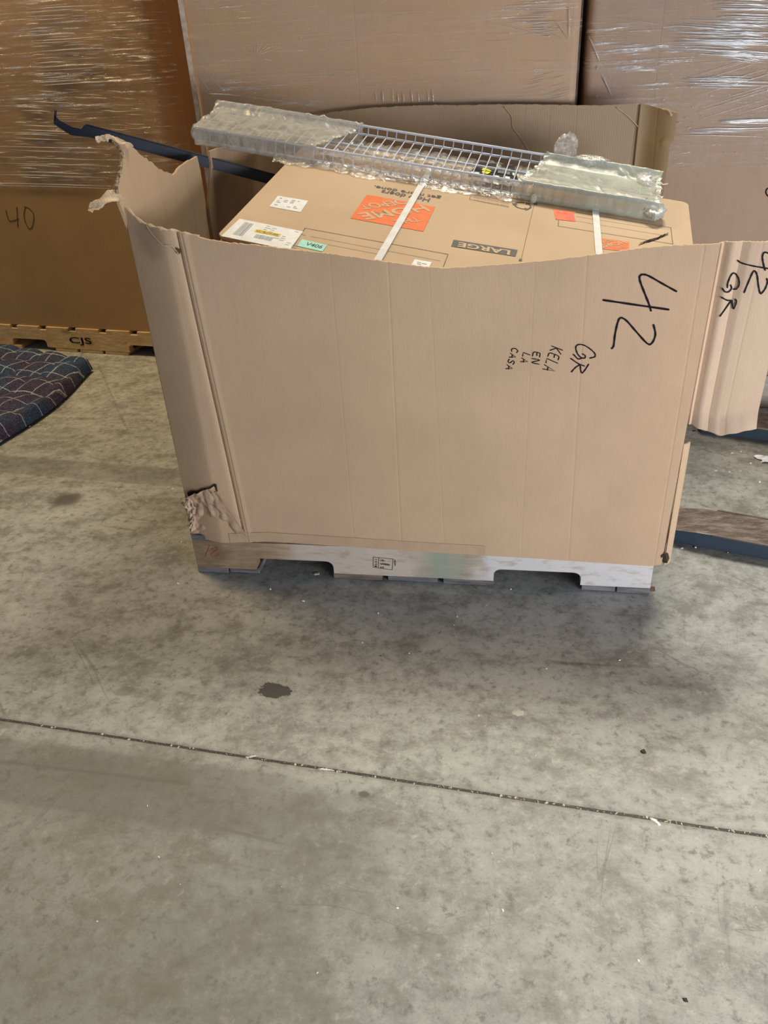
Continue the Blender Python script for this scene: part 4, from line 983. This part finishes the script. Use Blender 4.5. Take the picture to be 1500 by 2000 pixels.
def padP(side):
    def P_(u, v):
        uu, v2 = u, v
        q = (K0 * (1-uu) + K3 * uu) * (1-v2) + (K1 * (1-uu) + K2 * uu) * v2
        e = min(u, 1-u, v, 1-v); ins = .0
        bow = -.05 * math.sin(v * math.pi) * (1 - u) ; q = q + A([-.9, -.4]) * 0 + A([.050 * math.sin(v * math.pi) ** 1.5 * (1 - u) ** 3, 0])
        rise = (1 - (1 - min(1, e / .03)) ** 2.2) ** .5 if e < .03 else 1
        wx = abs(math.sin(q[0] * 20 + .5 * math.sin(q[1] * 7))) ** .5; wy = abs(math.sin(q[1] * 17 + q[0] * 3)) ** .5
        puff = .040 + .024 * (wx * wy) + .010 * noise.noise(Vector((q[0] * 7, q[1] * 7, 0)))
        z = .013 + rise * puff if side else .002 + (1 - rise) * .011
        return A([q[0], q[1], z])
    return P_
grid_sheet('padded_top', padP(1), 90, 90, 0, quilt, pad); grid_sheet('backing', padP(0), 40, 40, 0, plain('dark_backing_cloth', (.012, .014, .022), .9), pad)

# ------------------------------------------------------------------ pallet jack forks at right
t = NT('worn_fork_steel'); t.pos()
n1 = t.noise(14, 6, .65, (1, 3.2, 1)); n2 = t.noise(60, 4, .6, (1, 4, 1))
c = t.mix(t.mapr(n1, .32, .64), (.27, .215, .19), (.085, .06, .055)); c = t.mix(t.math('MULTIPLY', t.mapr(n2, .5, .75), .5), c, (.42, .37, .33))
geo = t.n('ShaderNodeNewGeometry')
fork_top = t.done(t.bsdf(c, .5, t.bump(n2, .4, .001), .25, .4))
fork_side = plain('dark_blue_fork_paint', (.035, .055, .085), .35)
edge_m = plain('bare_fork_edge', (.38, .35, .33), .45, .3)
ZF = .055
fa, fb = onZ(1327, 1034, ZF), onZ(1500, 1065.5, ZF); fd = (fb - fa) / np.linalg.norm(fb - fa); fn = A([-fd[1], fd[0], 0])
wF = (onZ(1420, 1000, ZF) - fa).dot(fn)
print('fork', fa, fd, wF)
JK = thing('pallet_jack', (1.4, .8, 0), 'low pallet jack with worn brown forks reaching in from the right', 'pallet jack')
tipP = onZ(1312, 1029, ZF - .02)
def fork(base):
    base = A(base)
    def F(a, b, z): return base + fd * a + fn * b + A([0, 0, z])
    # outline of the top, rounded tip
    tl = -.035; top = [(tl + .012, .012), (tl + .002, .03), (tl, wF * .5), (tl + .002, wF - .03), (tl + .014, wF - .010)]
    L_ = 1.15
    body = MB(); nose = .085
    ring = lambda a, zt: [(a, 0), (a, wF)]
    # tip plate slopes down
    prof = [(tl, .038), (tl + .014, .046), (nose - .04, ZF - .001), (nose, ZF), (L_, ZF)]
    pts = []
    for (a, z) in prof:
        ins = .022 if a == tl else (.006 if a < .0 else 0)
        pts.append([F(a, ins, z), F(a, wF - ins, z), F(a, wF - ins, max(.006, z - .045)), F(a, ins, max(.006, z - .045))])
    vs = [q for r_ in pts for q in r_]; fs = []
    for i in range(len(pts) - 1):
        for j in range(4): fs.append((i*4+j, i*4+(j+1) % 4, (i+1)*4+(j+1) % 4, (i+1)*4+j))
    fs += [(0, 1, 2, 3), tuple(range(len(vs) - 4, len(vs)))[::-1]]
    body.add(vs, fs); o = body.build('fork', fork_side, JK, bevel=.004, seg=3)
    o.data.materials.append(fork_top)
    for p in o.data.polygons:
        if p.normal.z > .5: p.material_index = 1
    rl_ = MB()
    for b in (.0, wF): rl_.tube([F(nose, b, ZF + .0), F(L_, b, ZF + .0)], .0032, 6)
    rl_.build('fork_edge', edge_m, o, smooth=True)
    wl = MB()
    for a in (.12, .17): wl.tube([F(a, .03, .0245), F(a, wF - .03, .0245)], .0235, 18)
    wl.build('load_wheel', plain('dark_wheel', (.03, .03, .032), .5), o, smooth=False)
    return o
fork(A([fa[0], fa[1], 0])); f2 = onZ(1476, 836, ZF)
SP = float((f2 - fa).dot(fn)); f2b = A([fa[0], fa[1], 0]) + fn * SP
print('second fork', f2, f2b)
fork(f2b + fd * .0)
mb = MB(); b0 = A([fa[0], fa[1], 0]); frj = lambda q: tuple(b0 + fd * q[0] + fn * q[1] + A([0, 0, q[2]])); mb.box((1.15, 0, .03), (1.30, SP + wF, .32), frj); mb.build('yoke', plain('jack_red_paint', (.5, .05, .03), .4), JK, bevel=.01)
mb = MB(); mb.tube([frj((1.24, .34, .3)), frj((1.36, .34, 1.15))], .02, 10); mb.tube([frj((1.36, .24, 1.17)), frj((1.36, .44, 1.17))], .015, 10); mb.build('handle', plain('jack_handle_black', (.03, .03, .03), .4), JK, smooth=True)
mb = MB()
for b in (.20, .34): mb.tube([frj((1.35, b, .09)), frj((1.35, b + .05, .09))], .088, 20)
mb.build('steer_wheel', plain('steer_wheel_rubber', (.04, .04, .04), .6), JK)

# ------------------------------------------------------------------ debris
def scrap_mesh(k, r, flat=.25):
    rr = random.Random(k); mb = MB(); n_ = 7
    ang = [2 * math.pi * i / n_ + rr.uniform(-.3, .3) for i in range(n_)]; rad_ = [r * rr.uniform(.5, 1.1) for _ in range(n_)]; el = rr.uniform(.4, 1)
    lo = [(rad_[i] * math.cos(a), rad_[i] * el * math.sin(a), 0) for i, a in enumerate(ang)]; hi = [(x * .7, y * .7, r * flat * rr.uniform(.7, 1.3)) for x, y, _ in lo]
    mb.add(lo + hi, [tuple(range(n_))[::-1], tuple(range(n_, 2 * n_))] + [(i, (i+1) % n_, n_+(i+1) % n_, n_+i) for i in range(n_)]); return mb.mesh('scrap')
chip_m = plain('white_chip_plastic', (.86, .85, .80), .5); tan_m = plain('tan_chip', (.60, .54, .42), .7); dark_m = plain('dark_crumb', (.05, .045, .04), .7)
protos = [scrap_mesh(k, .0042, .5) for k in range(5)]
for m_ in protos: m_.materials.append(chip_m)
chips = [(146,780),(122,776),(128,784),(117,788),(110,798),(137,793),(91,817),(76,829),(89,838),(167,738),(160,743),(194,745),(302,750),(168,767),(85,860),(58,833),(217,795),(159,801),(292,848),(293,814),(313,876),(207,800),(245,838),(181,758),(52,985),(228,955),(240,958),(330,952),(338,955),(347,1140),(355,1060),(357,1063),(528,1151),(592,1174),(739,1198),(998,1151),(951,1182),(1334,961),(1336,973),(1346,1047),(1370,1063),(1332,1071),(1358,1069),(1310,1013),(1398,920),(1425,922),(1447,920),(1484,942),(1487,918),(1420,913),(1456,963),(1480,996),(1486,1040),(1414,1060),(1420,1078),(893,1204),(887,1221),(799,1276),(1046,1476),(288,1574),(310,1674),(550,1732),(982,1778),(776,1774),(1476,1772),(961,1667),(352,1727),(708,1255),(1067,1306),(1211,1445),(190,1800),(620,1900),(1247,1876),(1484,1700),(1210,1290),(935,1398),(1430,885),(1466,905),(1447,882)]
rr = random.Random(21)
for i, (x, y) in enumerate(chips):
    o = bpy.data.objects.new('white_chip', protos[i % 5]); COL.objects.link(o); q = onZ(x, y)
    s = rr.uniform(.5, 1.25) * (1.0 if y < 1200 else .65); o.location = (q[0], q[1], 0.0); o.scale = (s * rr.uniform(.7, 1.5), s, s); o.rotation_euler = (0, 0, rr.uniform(0, 6.28))
    tag(o, 'tiny white chip of packing debris on the concrete floor', 'debris', 'white chips scattered on the floor')
protos2 = [scrap_mesh(k + 30, .0028, .5) for k in range(4)]
for m_ in protos2: m_.materials.append(tan_m)
for i in range(90):
    f = rr.random() ** .8; x = 1500 * f; y = 1405 + (1634 - 1405) * f
    if i > 50: x = rr.choice((495, 640, 655, 1130, 1265, 1285, 1310, 1440, 1010, 860)) + rr.gauss(0, 14); y = 1405 + (1634 - 1405) * x / 1500
    y += rr.gauss(0, 1.2)
    o = bpy.data.objects.new('grit_crumb', protos2[i % 4]); COL.objects.link(o); q = onZ(x, y); s = rr.uniform(.4, 1.2); o.location = (q[0], q[1], 0); o.scale = (s * 1.3, s, s); o.rotation_euler = (0, 0, rr.uniform(0, 6.28))
    tag(o, 'tiny pale grit crumb lying in the floor joint', 'debris', 'grit crumbs along the floor joint')
def scrap(px, py, r, mat, name, label, sc=(1, 1, 1), k=50, flat=.25, rz=0):
    me = scrap_mesh(k, r, flat); me.materials.append(mat); o = bpy.data.objects.new(name, me); COL.objects.link(o); q = onZ(px, py); o.location = (q[0], q[1], 0.0); o.scale = sc; o.rotation_euler = (0, 0, rz); tag(o, label, 'debris')
scrap(1013, 1393, .013, plain('grey_paper_bit', (.55, .54, .50), .8), 'paper_scrap', 'flat greyish paper scrap alone on the open floor in front of the pallet', (1.2, .8, .3), 51, .1)
scrap(492, 1478, .009, plain('cream_paper', (.78, .76, .68), .8), 'paper_scrap', 'cream paper shred in the chipped joint, left of the middle', (1.5, .5, .6), 52, .3, .3)
scrap(636, 1503, .011, chip_m, 'plastic_shred', 'thin white shred lying along the floor joint near the middle', (1.9, .3, .4), 53, .3, -.1)
scrap(1281, 1605, .011, chip_m, 'plastic_shred', 'white shred in the chipped part of the floor joint at right', (1.1, .6, .4), 54, .3, -.7)
scrap(1257, 1469, .008, dark_m, 'dirt_clod', 'small black clod on the floor at right, before the joint', (1, 1, .8), 55, .6)
scrap(1273, 1152, .014, plain('brown_splinter', (.14, .085, .05), .8), 'wood_splinter', 'brown wood splinter on the floor at the right corner of the grey pallet', (1, .7, 1), 56, .6)
scrap(618, 1121, .013, plain('tan_wood_bit', (.62, .56, .45), .8), 'wood_scrap', 'small tan chip in the dark shade before the left notch of the grey pallet', (.9, .6, .5), 57, .3)
scrap(1356, 842, .012, dark_m, 'dirt_clod', 'black crumb on the floor just below the torn side flap', (.8, .6, .5), 58, .5)
scrap(1339, 1953, .006, dark_m, 'dirt_clod', 'black crumb near the bottom right of the photo', (1, 1, .6), 59, .5)
scrap(743, 1281+0, .004, dark_m, 'dirt_clod', 'tiny black crumb on the floor left of the middle, below the pallet shadow', (1, 1, .6), 60, .5)
tfs = MB(); q = onZ(1494, 900); 
def PW(u, v): return A([q[0] - .02 + .12 * u + .01 * math.sin(v * 6), q[1] - .02 + .05 * v, .002 + .012 * abs(nz3(u, v, 4, 3)) + .006 * abs(nz3(u, v, 11, 5))])
o = grid_sheet('plastic_wrap_scrap', PW, 24, 14, 0, plain('crumpled_white_wrap', (.80, .86, .92), .3)); tag(o, 'crumpled white plastic wrap on the floor between the jack forks at the right edge', 'debris')
